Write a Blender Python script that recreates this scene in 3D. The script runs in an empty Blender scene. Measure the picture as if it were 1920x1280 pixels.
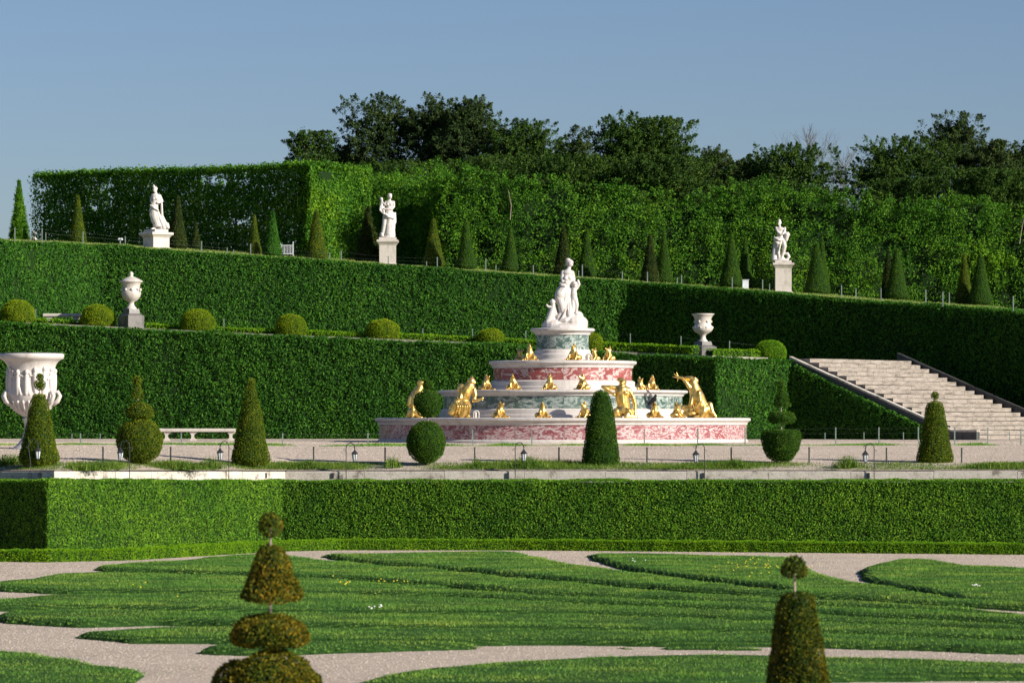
import bpy, math, random
import numpy as np
from mathutils import Vector, Matrix
PI = math.pi
rad = math.radians
rng = np.random.default_rng(7)
random.seed(7)
scene = bpy.context.scene
COL = scene.collection

# ------------------------------------------------------------------ camera, light, exposure
F = 7200.0            # focal length in photo pixels (135 mm on a 36 mm sensor, 1920 px wide)
EYE = 3.8
HOR = 790.0
cam_d = bpy.data.cameras.new('camera')
cam = bpy.data.objects.new('camera', cam_d); COL.objects.link(cam)
cam.location = (0, 0, EYE); cam.rotation_euler = (PI / 2, 0, 0)
cam_d.sensor_width = 36; cam_d.lens = 135
cam_d.shift_y = (HOR - 640) / 1920
cam_d.clip_start = 0.5; cam_d.clip_end = 5000
cam_d.dof.use_dof = True; cam_d.dof.focus_distance = 132; cam_d.dof.aperture_fstop = 3.2
scene.camera = cam
SUN_AZ = rad(58); SUN_EL = rad(23)
sdir = Vector((math.cos(SUN_EL) * math.sin(SUN_AZ), -math.cos(SUN_EL) * math.cos(SUN_AZ), math.sin(SUN_EL)))
sl = bpy.data.lights.new('sun', 'SUN'); sl.energy = 4.6; sl.angle = rad(0.5); sl.color = (1.0, 0.93, 0.82)
so = bpy.data.objects.new('sun', sl); COL.objects.link(so)
so.rotation_euler = sdir.to_track_quat('Z', 'Y').to_euler(); so.location = sdir * 300
world = bpy.data.worlds.new('World'); scene.world = world; world.use_nodes = True
wn = world.node_tree.nodes; wl = world.node_tree.links
bg = wn['Background']; bg.inputs['Strength'].default_value = 0.058
sky = wn.new('ShaderNodeTexSky'); sky.sky_type = 'NISHITA'; sky.sun_disc = False
sky.sun_elevation = SUN_EL; sky.sun_rotation = PI - SUN_AZ
sky.altitude = 100; sky.air_density = 1.0; sky.dust_density = 0.6; sky.ozone_density = 2.2
tint = wn.new('ShaderNodeMix'); tint.data_type = 'RGBA'; tint.blend_type = 'MULTIPLY'
tint.inputs[0].default_value = 1.0; tint.inputs[7].default_value = (0.67, 0.735, .95, 1)
wl.new(sky.outputs[0], tint.inputs[6]); wl.new(tint.outputs[2], bg.inputs['Color'])
scene.view_settings.view_transform = 'Standard'; scene.view_settings.look = 'None'
scene.view_settings.exposure = 0.75; scene.view_settings.gamma = 1.0
scene.cycles.max_bounces = 6; scene.cycles.transparent_max_bounces = 8
scene.cycles.diffuse_bounces = 3; scene.cycles.glossy_bounces = 3; scene.cycles.transmission_bounces = 3

# ------------------------------------------------------------------ helpers
def X(px, D): return (px - 960) * D / F
def Z(py, D): return EYE + (HOR - py) * D / F
def tag(o, label=None, cat=None, group=None, kind=None):
    if label: o['label'] = label
    if cat: o['category'] = cat
    if group: o['group'] = group
    if kind: o['kind'] = kind
    return o
def empty(name, loc, rz=0, label=None, cat=None, group=None):
    o = bpy.data.objects.new(name, None); COL.objects.link(o)
    o.location = loc; o.rotation_euler = (0, 0, rz); o.empty_display_size = 0.3
    return tag(o, label, cat, group)
def mk(name, parts, mats, parent=None, loc=None, smooth=False):
    """parts: list of (V (n,3), F (m,k), material index)"""
    me = bpy.data.meshes.new(name)
    Vs, loops, starts, totals, mi = [], [], [], [], []
    off = 0; lo = 0
    for V, Fc, m in parts:
        V = np.asarray(V, dtype=np.float64).reshape(-1, 3)
        Vs.append(V)
        if isinstance(Fc, np.ndarray):
            n, k = Fc.shape
            loops.append((Fc + off).ravel()); starts.append(lo + np.arange(n) * k)
            totals.append(np.full(n, k)); lo += n * k
        else:
            n = len(Fc)
            ks = np.array([len(f) for f in Fc])
            loops.append(np.concatenate([np.array(f) for f in Fc]) + off)
            starts.append(lo + np.concatenate([[0], np.cumsum(ks)[:-1]])); totals.append(ks); lo += int(ks.sum())
        mi.append(np.full(n, m)); off += len(V)
    Vs = np.concatenate(Vs); loops = np.concatenate(loops); starts = np.concatenate(starts); totals = np.concatenate(totals); mi = np.concatenate(mi)
    me.vertices.add(len(Vs)); me.vertices.foreach_set('co', Vs.astype(np.float32).ravel())
    me.loops.add(len(loops)); me.loops.foreach_set('vertex_index', loops.astype(np.int32))
    me.polygons.add(len(starts)); me.polygons.foreach_set('loop_start', starts.astype(np.int32))
    me.polygons.foreach_set('loop_total', totals.astype(np.int32))
    me.polygons.foreach_set('material_index', mi.astype(np.int32))
    me.polygons.foreach_set('use_smooth', np.full(len(starts), bool(smooth)))
    for m in mats: me.materials.append(m)
    me.update(calc_edges=True); me.validate()
    o = bpy.data.objects.new(name, me); COL.objects.link(o)
    if parent: o.parent = parent
    if loc is not None: o.location = loc
    return o
def copy_tree(o, parent=None):
    c = o.copy(); COL.objects.link(c); c.parent = parent
    for ch in list(o.children): copy_tree(ch, c)
    return c
def box(cx, cy, cz, sx, sy, sz, rz=0):
    v = np.array([(x, y, z) for z in (-.5, .5) for y in (-.5, .5) for x in (-.5, .5)]) * (sx, sy, sz)
    c, s = math.cos(rz), math.sin(rz)
    v = np.stack([v[:, 0] * c - v[:, 1] * s, v[:, 0] * s + v[:, 1] * c, v[:, 2]], 1) + (cx, cy, cz)
    f = np.array([(0, 2, 3, 1), (4, 5, 7, 6), (0, 1, 5, 4), (2, 6, 7, 3), (0, 4, 6, 2), (1, 3, 7, 5)])
    return v, f
def lathe(prof, n=48, c=(0, 0)):
    """prof: list of (r,z) from bottom to top"""
    a = np.arange(n) * 2 * PI / n
    V = np.concatenate([np.stack([c[0] + r * np.cos(a), c[1] + r * np.sin(a), np.full(n, z)], 1) for r, z in prof])
    i = np.arange(n); j = (i + 1) % n
    Fs = np.concatenate([np.stack([k * n + i, k * n + j, (k + 1) * n + j, (k + 1) * n + i], 1) for k in range(len(prof) - 1)])
    return V, Fs
def tube(pts, rs, n=8, caps=True):
    pts = [Vector(p) for p in pts]
    if not hasattr(rs, '__len__'): rs = [rs] * len(pts)
    V = []; up = Vector((0.13, 0.21, 0.97))
    u = None
    for i, p in enumerate(pts):
        d = (pts[min(i + 1, len(pts) - 1)] - pts[max(i - 1, 0)]).normalized()
        if u is None:
            u = d.orthogonal().normalized()
        else:
            u = (u - d * u.dot(d)); u = u.normalized() if u.length > 1e-6 else d.orthogonal().normalized()
        w = d.cross(u)
        for k in range(n):
            a = 2 * PI * k / n
            V.append(p + (u * math.cos(a) + w * math.sin(a)) * rs[i])
    Fs = [(i * n + k, i * n + (k + 1) % n, (i + 1) * n + (k + 1) % n, (i + 1) * n + k) for i in range(len(pts) - 1) for k in range(n)]
    if caps:
        Fs.append(tuple(range(n))[::-1]); Fs.append(tuple((len(pts) - 1) * n + k for k in range(n)))
    return np.array([tuple(v) for v in V]), Fs
_H = rng.random(4096)
def vnoise(P, s, seed=0):
    P = np.asarray(P) * s + seed * 17.31
    I = np.floor(P).astype(np.int64); f = P - I; f = f * f * (3 - 2 * f)
    def h(a, b, c): return _H[(a * 73 + b * 1259 + c * 3571 + seed * 131) & 4095]
    r = 0
    for a in (0, 1):
        for b in (0, 1):
            for c in (0, 1):
                w = (f[:, 0] if a else 1 - f[:, 0]) * (f[:, 1] if b else 1 - f[:, 1]) * (f[:, 2] if c else 1 - f[:, 2])
                r = r + w * h(I[:, 0] + a, I[:, 1] + b, I[:, 2] + c)
    return r
def unit(v): return v / np.maximum(np.linalg.norm(v, axis=1, keepdims=True), 1e-9)
def leaves(P, N, size, aspect=0.5, tilt=0.7, droop=0.3, var=0.35, bend=0.18):
    n = len(P)
    nn = unit(N + tilt * rng.normal(size=(n, 3)))
    t = rng.normal(size=(n, 3)); t[:, 2] -= droop * 2
    t = unit(t - nn * np.sum(t * nn, 1, keepdims=True))
    b = np.cross(nn, t)
    L = (size * (1 + var * rng.normal(size=n)).clip(.4, 2))[:, None]
    W = L * aspect
    V = np.stack([P - t * L / 2, P + b * W / 2 + nn * L * bend, P + t * L / 2, P - b * W / 2 + nn * L * bend], 1).reshape(-1, 3)
    Fc = np.arange(n * 4).reshape(n, 4)
    return V, Fc

# ------------------------------------------------------------------ materials
def new_mat(name):
    m = bpy.data.materials.new(name); m.use_nodes = True
    nt = m.node_tree; b = nt.nodes['Principled BSDF']
    return m, nt, b
def N_(nt, t, **kw):
    n = nt.nodes.new(t)
    for k, v in kw.items(): setattr(n, k, v)
    return n
def noise_n(nt, scale, detail=4, rough=0.55, vec=None, dist=0):
    n = N_(nt, 'ShaderNodeTexNoise'); n.inputs['Scale'].default_value = scale
    n.inputs['Detail'].default_value = detail; n.inputs['Roughness'].default_value = rough
    n.inputs['Distortion'].default_value = dist
    if vec is None:
        g = N_(nt, 'ShaderNodeNewGeometry'); vec = g.outputs['Position']
    nt.links.new(vec, n.inputs['Vector'])
    return n
def ramp_n(nt, src, stops):
    r = N_(nt, 'ShaderNodeValToRGB'); e = r.color_ramp.elements
    while len(e) < len(stops): e.new(0.5)
    for i, (p, c) in enumerate(stops):
        e[i].position = p; e[i].color = (*c, 1) if len(c) == 3 else c
    nt.links.new(src, r.inputs[0]); return r
def mix_n(nt, fac, a, b, blend='MIX'):
    m = N_(nt, 'ShaderNodeMix'); m.data_type = 'RGBA'; m.blend_type = blend
    for i, s in ((0, fac), (6, a), (7, b)):
        if isinstance(s, (int, float)): m.inputs[i].default_value = s
        elif isinstance(s, tuple): m.inputs[i].default_value = (*s, 1)
        else: nt.links.new(s, m.inputs[i])
    return m.outputs[2]
def bump_n(nt, b, h, strength, dist=0.02):
    bp = N_(nt, 'ShaderNodeBump'); bp.inputs['Strength'].default_value = strength; bp.inputs['Distance'].default_value = dist
    nt.links.new(h, bp.inputs['Height']); nt.links.new(bp.outputs[0], b.inputs['Normal'])

def leaf_mat(name, dark, mid, light, patch=0.6, patch_cols=None, rough=0.6, trans=0.25, spec=0.15):
    m, nt, b = new_mat(name)
    g = N_(nt, 'ShaderNodeNewGeometry')
    r = ramp_n(nt, g.outputs['Random Per Island'], [(0.0, dark), (0.5, mid), (1.0, light)])
    n = noise_n(nt, patch, 3)
    tintc = ramp_n(nt, n.outputs['Fac'], patch_cols or [(0.35, (.75, .85, .8)), (0.65, (1.15, 1.1, .95))])
    c = mix_n(nt, 1.0, r.outputs[0], tintc.outputs[0], 'MULTIPLY')
    nb = noise_n(nt, patch * 2.7, 4, .65)
    br = ramp_n(nt, nb.outputs['Fac'], [(0.34, (.62, .72, .70)), (0.48, (1, 1, 1)), (0.60, (1, 1, 1)), (0.72, (1.35, 1.02, .95))])
    c = mix_n(nt, .8, c, br.outputs[0], 'MULTIPLY')
    nt.links.new(c, b.inputs['Base Color'])
    b.inputs['Roughness'].default_value = rough
    b.inputs['Specular IOR Level'].default_value = spec
    if trans > 0:
        tr = N_(nt, 'ShaderNodeBsdfTranslucent')
        tc = mix_n(nt, 1.0, c, (1.3, 1.6, .6), 'MULTIPLY'); nt.links.new(tc, tr.inputs['Color'])
        ms = N_(nt, 'ShaderNodeMixShader'); ms.inputs[0].default_value = trans
        nt.links.new(b.outputs[0], ms.inputs[1]); nt.links.new(tr.outputs[0], ms.inputs[2])
        nt.links.new(ms.outputs[0], nt.nodes['Material Output'].inputs['Surface'])
    return m
M = {}
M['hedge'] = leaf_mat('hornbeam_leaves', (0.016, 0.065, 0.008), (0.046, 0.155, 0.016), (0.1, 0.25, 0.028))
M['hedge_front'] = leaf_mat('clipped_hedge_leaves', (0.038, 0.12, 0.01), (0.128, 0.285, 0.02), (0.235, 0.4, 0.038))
M['hedge_wild'] = leaf_mat('tall_hornbeam_leaves', (0.02, 0.075, 0.007), (0.072, 0.2, 0.012), (0.17, 0.33, 0.024), patch=0.5,
                           patch_cols=[(0.3, (.65, .8, .75)), (0.55, (1, 1, 1)), (0.75, (1.5, 1.25, .8))])
M['box'] = leaf_mat('box_leaves', (0.12, 0.2, 0.006), (0.22, 0.31, 0.01), (0.32, 0.38, 0.016), patch=1.5)
M['box_edge'] = leaf_mat('box_edging_leaves', (0.07, 0.2, 0.006), (0.17, 0.34, 0.01), (0.27, 0.42, 0.016), patch=1.5)
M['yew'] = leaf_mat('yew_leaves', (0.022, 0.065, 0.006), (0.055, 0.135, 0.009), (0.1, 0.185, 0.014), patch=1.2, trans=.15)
M['yew_brown'] = leaf_mat('browned_yew_leaves', (0.022, 0.045, 0.004), (0.11, 0.12, 0.01), (0.3, 0.22, 0.018), patch=2.2, trans=.15,
                          patch_cols=[(0.35, (.55, .75, .6)), (0.65, (1.2, 1.0, .8))])
M['yew_olive'] = leaf_mat('dark_olive_yew_leaves', (.018, .036, .004), (.062, .088, .008), (.20, .185, .014), patch=2.2, trans=.15,
                          patch_cols=[(0.35, (.55, .75, .6)), (0.65, (1.25, 1.0, .8))])
M['yew_tip'] = leaf_mat('olive_yew_leaves', (0.04, 0.08, 0.005), (0.12, 0.17, 0.009), (0.2, 0.23, 0.014), patch=1.8, trans=.15)
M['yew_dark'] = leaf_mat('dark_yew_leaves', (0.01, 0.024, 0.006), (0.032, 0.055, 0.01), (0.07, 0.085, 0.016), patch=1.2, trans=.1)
M['tree'] = leaf_mat('evergreen_tree_leaves', (0.012, 0.036, 0.006), (0.036, 0.088, 0.012), (0.1, 0.165, 0.022), patch=.45, trans=.12)
M['tree_grey'] = leaf_mat('greyish_evergreen_leaves', (0.014, 0.034, 0.01), (0.045, 0.078, 0.022), (0.1, 0.14, 0.036), patch=.45, trans=.12)
M['weed'] = leaf_mat('weed_leaves', (.035, .10, .010), (.09, .17, .022), (.26, .30, .06), patch=1.2, trans=.3)
M['grass'] = leaf_mat('grass_blades', (0.07, 0.165, 0.022), (0.135, 0.295, 0.038), (0.25, 0.39, 0.08), patch=0.45, trans=.3, spec=.2,
                      patch_cols=[(0.3, (.72, .88, .85)), (0.48, (1.0, 1.0, 1.0)), (0.58, (1.3, 1.12, 1.1)), (0.72, (1.9, 1.35, 1.4))])
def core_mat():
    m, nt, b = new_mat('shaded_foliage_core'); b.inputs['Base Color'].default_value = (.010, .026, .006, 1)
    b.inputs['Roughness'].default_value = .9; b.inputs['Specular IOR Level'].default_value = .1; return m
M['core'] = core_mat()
def marble(name, base=(.80, .77, .74), stain=(.45, .42, .38), bump=.15):
    m, nt, b = new_mat(name)
    g = N_(nt, 'ShaderNodeNewGeometry'); mp = N_(nt, 'ShaderNodeMapping'); nt.links.new(g.outputs['Position'], mp.inputs[0]); mp.inputs['Scale'].default_value = (1, 1, .4)
    n1 = noise_n(nt, 3.2, 8, .72, mp.outputs[0]); n2 = noise_n(nt, 14, 5, .6)
    r = ramp_n(nt, n1.outputs['Fac'], [(0.34, stain), (0.50, base), (1.0, base)])
    c = mix_n(nt, 0.18, r.outputs[0], n2.outputs['Color'], 'SOFT_LIGHT')
    nt.links.new(c, b.inputs['Base Color']); b.inputs['Roughness'].default_value = .45
    bump_n(nt, b, n2.outputs['Fac'], bump, .02); return m
M['marble'] = marble('white_marble', (.55, .51, .475), (.42, .39, .36))
M['statue'] = marble('statue_marble', (.56, .52, .485), (.42, .37, .34))
M['stone'] = marble('weathered_white_stone', (.52, .475, .42), (.36, .32, .27), .3)
M['ped_grey'] = marble('grey_pedestal_stone', (.14, .13, .12), (.05, .05, .045), .4)
M['wall_dark'] = marble('shaded_weathered_wall_stone', (.055, .055, .055), (.02, .02, .02), .4)  # near-black base has the stair walls' shade painted in, plus weathering
def veined(name, cols, vein, scale=1.6, amt=(.5, .56)):
    m, nt, b = new_mat(name)
    g = N_(nt, 'ShaderNodeTexCoord'); sep = N_(nt, 'ShaderNodeSeparateXYZ'); nt.links.new(g.outputs['Object'], sep.inputs[0])
    at = N_(nt, 'ShaderNodeMath', operation='ARCTAN2'); nt.links.new(sep.outputs[0], at.inputs[0]); nt.links.new(sep.outputs[1], at.inputs[1])
    mu = N_(nt, 'ShaderNodeMath', operation='MULTIPLY'); nt.links.new(at.outputs[0], mu.inputs[0]); mu.inputs[1].default_value = 24 / (2 * PI)
    fl = N_(nt, 'ShaderNodeMath', operation='FLOOR'); nt.links.new(mu.outputs[0], fl.inputs[0])
    wn_ = N_(nt, 'ShaderNodeTexWhiteNoise', noise_dimensions='1D'); nt.links.new(fl.outputs[0], wn_.inputs['W'])
    off = N_(nt, 'ShaderNodeVectorMath', operation='MULTIPLY_ADD')
    nt.links.new(wn_.outputs['Color'], off.inputs[0]); off.inputs[1].default_value = (9, 9, 9); nt.links.new(g.outputs['Object'], off.inputs[2])
    mp = N_(nt, 'ShaderNodeMapping'); mp.inputs['Scale'].default_value = (1, 1, 1.8); nt.links.new(off.outputs[0], mp.inputs[0])
    n1 = noise_n(nt, scale, 7, .62, mp.outputs[0], 1.2); n2 = noise_n(nt, scale * 2.2, 8, .66, mp.outputs[0], 2.2)
    r1 = ramp_n(nt, n1.outputs['Fac'], [(0.3, cols[0]), (0.5, cols[1]), (0.7, cols[2])])
    r2 = ramp_n(nt, n2.outputs['Fac'], [(amt[0], (0, 0, 0)), (amt[1], (1, 1, 1)), (amt[1] + .04, (1, 1, 1)), (amt[1] + .12, (.1, .1, .1))])
    c = mix_n(nt, r2.outputs[0], r1.outputs[0], vein)
    pt = ramp_n(nt, wn_.outputs['Value'], [(0, (.78, .78, .8)), (1, (1.12, 1.1, 1.08))])
    c = mix_n(nt, 1.0, c, pt.outputs[0], 'MULTIPLY')
    # dark joint between the slabs
    fr = N_(nt, 'ShaderNodeMath', operation='FRACT'); nt.links.new(mu.outputs[0], fr.inputs[0])
    lt = N_(nt, 'ShaderNodeMath', operation='LESS_THAN'); nt.links.new(fr.outputs[0], lt.inputs[0]); lt.inputs[1].default_value = .018
    c = mix_n(nt, lt.outputs[0], c, (.2, .17, .15))
    nt.links.new(c, b.inputs['Base Color']); b.inputs['Roughness'].default_value = .35
    return m
M['red'] = veined('red_veined_marble', [(.20, .040, .038), (.28, .066, .06), (.34, .11, .10)], (.52, .43, .40), 0.75, (.525, .55))
M['red_pale'] = veined('pink_flecked_marble', [(.17, .040, .048), (.27, .075, .085), (.38, .20, .20)], (.54, .44, .43), 1.5, (.485, .53))
M['green'] = veined('green_veined_marble', [(.025, .06, .052), (.07, .125, .108), (.19, .25, .22)], (.36, .41, .375), 0.9, (.50, .53))
def gold():
    m, nt, b = new_mat('gilded_lead'); n = noise_n(nt, 9, 4)
    r = ramp_n(nt, n.outputs['Fac'], [(0.3, (.55, .33, .06)), (0.6, (.90, .62, .20))])
    nt.links.new(r.outputs[0], b.inputs['Base Color']); b.inputs['Metallic'].default_value = .85; b.inputs['Roughness'].default_value = .33
    bump_n(nt, b, n.outputs['Fac'], .25, .03); return m
M['gold'] = gold()
def plain(name, c, rough=.6, metal=0, var=0):
    m, nt, b = new_mat(name); b.inputs['Roughness'].default_value = rough; b.inputs['Metallic'].default_value = metal
    n = noise_n(nt, 12, 3); r = ramp_n(nt, n.outputs['Fac'], [(0.3, tuple(x * .75 for x in c)), (0.7, tuple(min(1, x * 1.15) for x in c))])
    nt.links.new(r.outputs[0], b.inputs['Base Color']); return m
M['iron'] = plain('dark_iron', (.035, .038, .04), .5, .4)
M['stake'] = plain('galvanised_stake', (.17, .22, .19), .6, .2)
M['stake_dark'] = plain('black_stake', (.03, .04, .035), .6, .1)
M['wire'] = plain('wire', (.10, .11, .105), .6, .3)
M['glass'] = plain('frosted_lantern_glass', (.55, .58, .6), .15)
M['bark'] = plain('bark', (.13, .10, .075), .9)
M['bark_pale'] = plain('pale_bark', (.30, .24, .19), .9)
M['bark_far'] = plain('bare_twigs', (.11, .09, .08), .9)
M['bird'] = plain('black_feathers', (.006, .006, .008), .95)
M['lead'] = plain('lead_cover', (.10, .11, .12), .6)
M['white_box'] = plain('pale_painted_metal', (.6, .63, .65), .5)
M['yellow'] = plain('dandelion_yellow', (.75, .6, .03), .6)
M['daisy'] = plain('daisy_white', (.8, .8, .75), .6)
def gravel(name, a, bcol, scale=30):
    m, nt, b = new_mat(name)
    n1 = noise_n(nt, scale, 6, .8); n2 = noise_n(nt, .35, 4); n3 = noise_n(nt, 7, 6, .8)
    r = ramp_n(nt, n1.outputs['Fac'], [(0.36, tuple(x * .45 for x in a)), (0.5, a), (0.64, bcol)])
    r3 = ramp_n(nt, n3.outputs['Fac'], [(0.36, (.66, .64, .62)), (0.5, (1.0, 1.0, 1.0))])
    r2 = ramp_n(nt, n2.outputs['Fac'], [(0.35, (.88, .87, .84)), (0.65, (1.06, 1.04, 1.03))])
    c = mix_n(nt, 1.0, r.outputs[0], r3.outputs[0], 'MULTIPLY'); c = mix_n(nt, 1.0, c, r2.outputs[0], 'MULTIPLY')
    nt.links.new(c, b.inputs['Base Color']); b.inputs['Roughness'].default_value = .95
    b.inputs['Specular IOR Level'].default_value = .15
    bump_n(nt, b, n1.outputs['Fac'], 1.0, .03); return m
M['gravel'] = gravel('pale_gravel', (.55, .465, .38), (.76, .645, .54))
M['gravel_t'] = gravel('terrace_gravel', (.57, .485, .40), (.77, .66, .56))
def peb():
    m, nt, b = new_mat('pale_pebbles'); g = N_(nt, 'ShaderNodeNewGeometry')
    r = ramp_n(nt, g.outputs['Random Per Island'], [(0, (.28, .225, .18)), (.5, (.42, .35, .285)), (1, (.50, .425, .35))])
    nt.links.new(r.outputs[0], b.inputs['Base Color']); b.inputs['Roughness'].default_value = .9; return m
M['pebble'] = peb()
def soil():
    m, nt, b = new_mat('turf_soil'); n = noise_n(nt, 2.5, 6, .7)
    r = ramp_n(nt, n.outputs['Fac'], [(0.35, (.022, .06, .012)), (0.6, (.045, .11, .022))])
    nt.links.new(r.outputs[0], b.inputs['Base Color']); b.inputs['Roughness'].default_value = .95
    b.inputs['Specular IOR Level'].default_value = .1
    bump_n(nt, b, noise_n(nt, 22, 5, .7).outputs['Fac'], 1.0, .06); return m
M['turf'] = soil()
def dry():
    m, nt, b = new_mat('dry_grass_verge'); n = noise_n(nt, 3, 6, .7)
    r = ramp_n(nt, n.outputs['Fac'], [(0.35, (.10, .13, .04)), (0.5, (.20, .22, .08)), (0.65, (.36, .31, .22))])
    nt.links.new(r.outputs[0], b.inputs['Base Color']); b.inputs['Roughness'].default_value = .95
    bump_n(nt, b, noise_n(nt, 25, 5, .7).outputs['Fac'], 1.0, .05); return m
M['verge'] = dry()
def kerb_m():
    m, nt, b = new_mat('weathered_kerb_stone')
    n1 = noise_n(nt, 2.2, 6, .7); n2 = noise_n(nt, 18, 5, .7)
    r = ramp_n(nt, n1.outputs['Fac'], [(0.36, (.22, .19, .16)), (0.44, (.48, .435, .37)), (0.62, (.58, .53, .46))])
    r2 = ramp_n(nt, n2.outputs['Fac'], [(0.32, (.5, .48, .46)), (0.45, (1, 1, 1))])
    c = mix_n(nt, 1.0, r.outputs[0], r2.outputs[0], 'MULTIPLY')
    nt.links.new(c, b.inputs['Base Color']); b.inputs['Roughness'].default_value = .85
    bump_n(nt, b, n2.outputs['Fac'], .5, .03); return m
M['kerb'] = kerb_m()
M['coping'] = marble('grey_coping_stone', (.26, .24, .19), (.13, .125, .10), .4)
def step_m():
    m, nt, b = new_mat('worn_step_stone')
    mp = N_(nt, 'ShaderNodeMapping'); g = N_(nt, 'ShaderNodeNewGeometry'); nt.links.new(g.outputs['Position'], mp.inputs[0]); mp.inputs['Scale'].default_value = (1, 1, 5)
    n1 = noise_n(nt, 1.6, 6, .7, mp.outputs[0]); n2 = noise_n(nt, 14, 5, .7)
    r = ramp_n(nt, n1.outputs['Fac'], [(0.33, (.14, .12, .10)), (0.5, (.27, .235, .20)), (0.66, (.36, .315, .27))])
    r2 = ramp_n(nt, n2.outputs['Fac'], [(0.30, (.55, .53, .5)), (0.5, (1, 1, 1))])
    c = mix_n(nt, 1.0, r.outputs[0], r2.outputs[0], 'MULTIPLY')
    nt.links.new(c, b.inputs['Base Color']); b.inputs['Roughness'].default_value = .85
    bump_n(nt, b, n2.outputs['Fac'], .5, .03); return m
M['step'] = step_m()

# ------------------------------------------------------------------ terrain functions (all in metres; y is the distance from the camera)
def plan(pts): return np.array([(X(px, D), D) for px, D in pts])
K0 = plan([(-260, 112.5), (90, 106), (530, 115.5), (1920, 112), (2150, 111.4)])       # front face of the parterre hedge
def K(x): return np.interp(x, K0[:, 0], K0[:, 1])
def Kk(x): return K(x) + 1.45                                                   # kerb face
def terr(x, D):
    x = np.asarray(x, float); D = np.asarray(D, float); k = Kk(x)
    z0 = EYE - 93 * k / F; d1 = k + 2.3; z1 = EYE - 78 * d1 / F
    t = np.clip((D - k) / 2.3, 0, 1); t2 = np.clip((D - d1) / (128.4 - d1), 0, 1); t3 = np.clip((D - 128.4) / 22, 0, 1)
    return z0 + (z1 - z0) * t + (3.07 - z1) * t2 + .06 * t3
H1 = plan([(-260, 153), (0, 151), (500, 150), (900, 149.5), (1200, 148), (1345, 146), (1500, 149)])
H1y = [594, 603, 627, 643, 662, 668, 673]
H1z = np.array([Z(y, D) for y, (x, D) in zip(H1y, H1)])
def ramp1(x): return np.interp(x, list(H1[:, 0]) + [30], list(H1z) + [4.5])
H2 = plan([(-260, 150), (0, 157), (190, 163.5), (1180, 166.5), (1700, 158.5), (1920, 154), (2100, 150)])
H2t = np.array([Z(y, D) for y, (x, D) in zip([440, 450, 459, 527, 567, 583, 597], H2)])
def top_z(x, D):
    e = np.interp(x, H2[:, 0], H2[:, 1])
    return np.interp(x, H2[:, 0], H2t) + .045 * np.clip(D - e - .8, 0, 24)

def sheet(name, xs, rows, zf, mat, kind='structure', label=None, cat=None):
    """rows: function j-> array of y for xs ; list of y arrays"""
    nx = len(xs); V = []
    for ys in rows:
        ys = np.broadcast_to(ys, nx); V.append(np.stack([xs, ys, np.broadcast_to(zf(xs, ys), nx)], 1))
    V = np.concatenate(V); i = np.arange(nx - 1)
    Fc = np.concatenate([np.stack([j * nx + i, j * nx + i + 1, (j + 1) * nx + i + 1, (j + 1) * nx + i], 1) for j in range(len(rows) - 1)])
    o = mk(name, [(V, Fc, 0)], [mat]); tag(o, label, cat, kind=kind); return o
# ground reaching the horizon, gravel of the parterre, terrace, ramps and upper terrace
sheet('ground', np.array([-2500., 2500.]), [np.array([-300., -300.]), np.array([4000., 4000.])], lambda x, y: np.full(len(x), -.12), M['turf'], label='flat green land reaching to the horizon', cat='ground')
sheet('gravel_path', np.linspace(-40, 40, 20), [np.full(20, 20.), np.full(20, 60.), np.full(20, 90.), np.full(20, 117.)], lambda x, y: np.full(len(x), 0.), M['gravel'], label='pale gravel paths of the parterre between the lawns', cat='path')
xs = np.unique(np.concatenate([np.linspace(-30, 34, 130), K0[:, 0]]))
kx = Kk(xs); d1 = kx + 2.3
sheet('gravel_terrace', xs, [kx + .3, kx + 1, kx + 2.3, kx + 2.3 + (128.4 - d1) * .5, np.full(len(xs), 128.4), np.full(len(xs), 140.), np.full(len(xs), 152.), np.full(len(xs), 175.)], terr, M['gravel_t'], label='gravel terrace sloping gently up to the fountain', cat='terrace')
xr = np.linspace(H1[0, 0], 15.6, 60)
e1 = np.interp(xr, H1[:, 0], H1[:, 1]); e2 = np.interp(xr, H2[:, 0], H2[:, 1])
ramp_back = np.maximum(e2, e1 + 1.0) + 1.2
sheet('lower_ramp', xr, [np.maximum(e1 + .5, np.where(xr > 11.18, 149 + (xr - 11.18) / .75, 0)), np.maximum(ramp_back, np.where(xr > 11.18, 149.5 + (xr - 11.18) / .75, 0))], lambda x, y: ramp1(x) - .06, M['verge'], label='walk on top of the lower hedge bank', cat='ramp')
xt = np.concatenate([[-200, -80], np.linspace(-30, 26, 80), [60, 200]])
e = np.interp(xt, H2[:, 0], H2[:, 1])
sheet('upper_terrace', xt, [e + .5, e + 3, e + 8, e + 14, e + 20, e + 30, np.full(len(xt), 240.), np.full(len(xt), 600.)], lambda x, y: top_z(x, y), M['verge'], label='grassy upper terrace carrying the statues and cones', cat='terrace')

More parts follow.
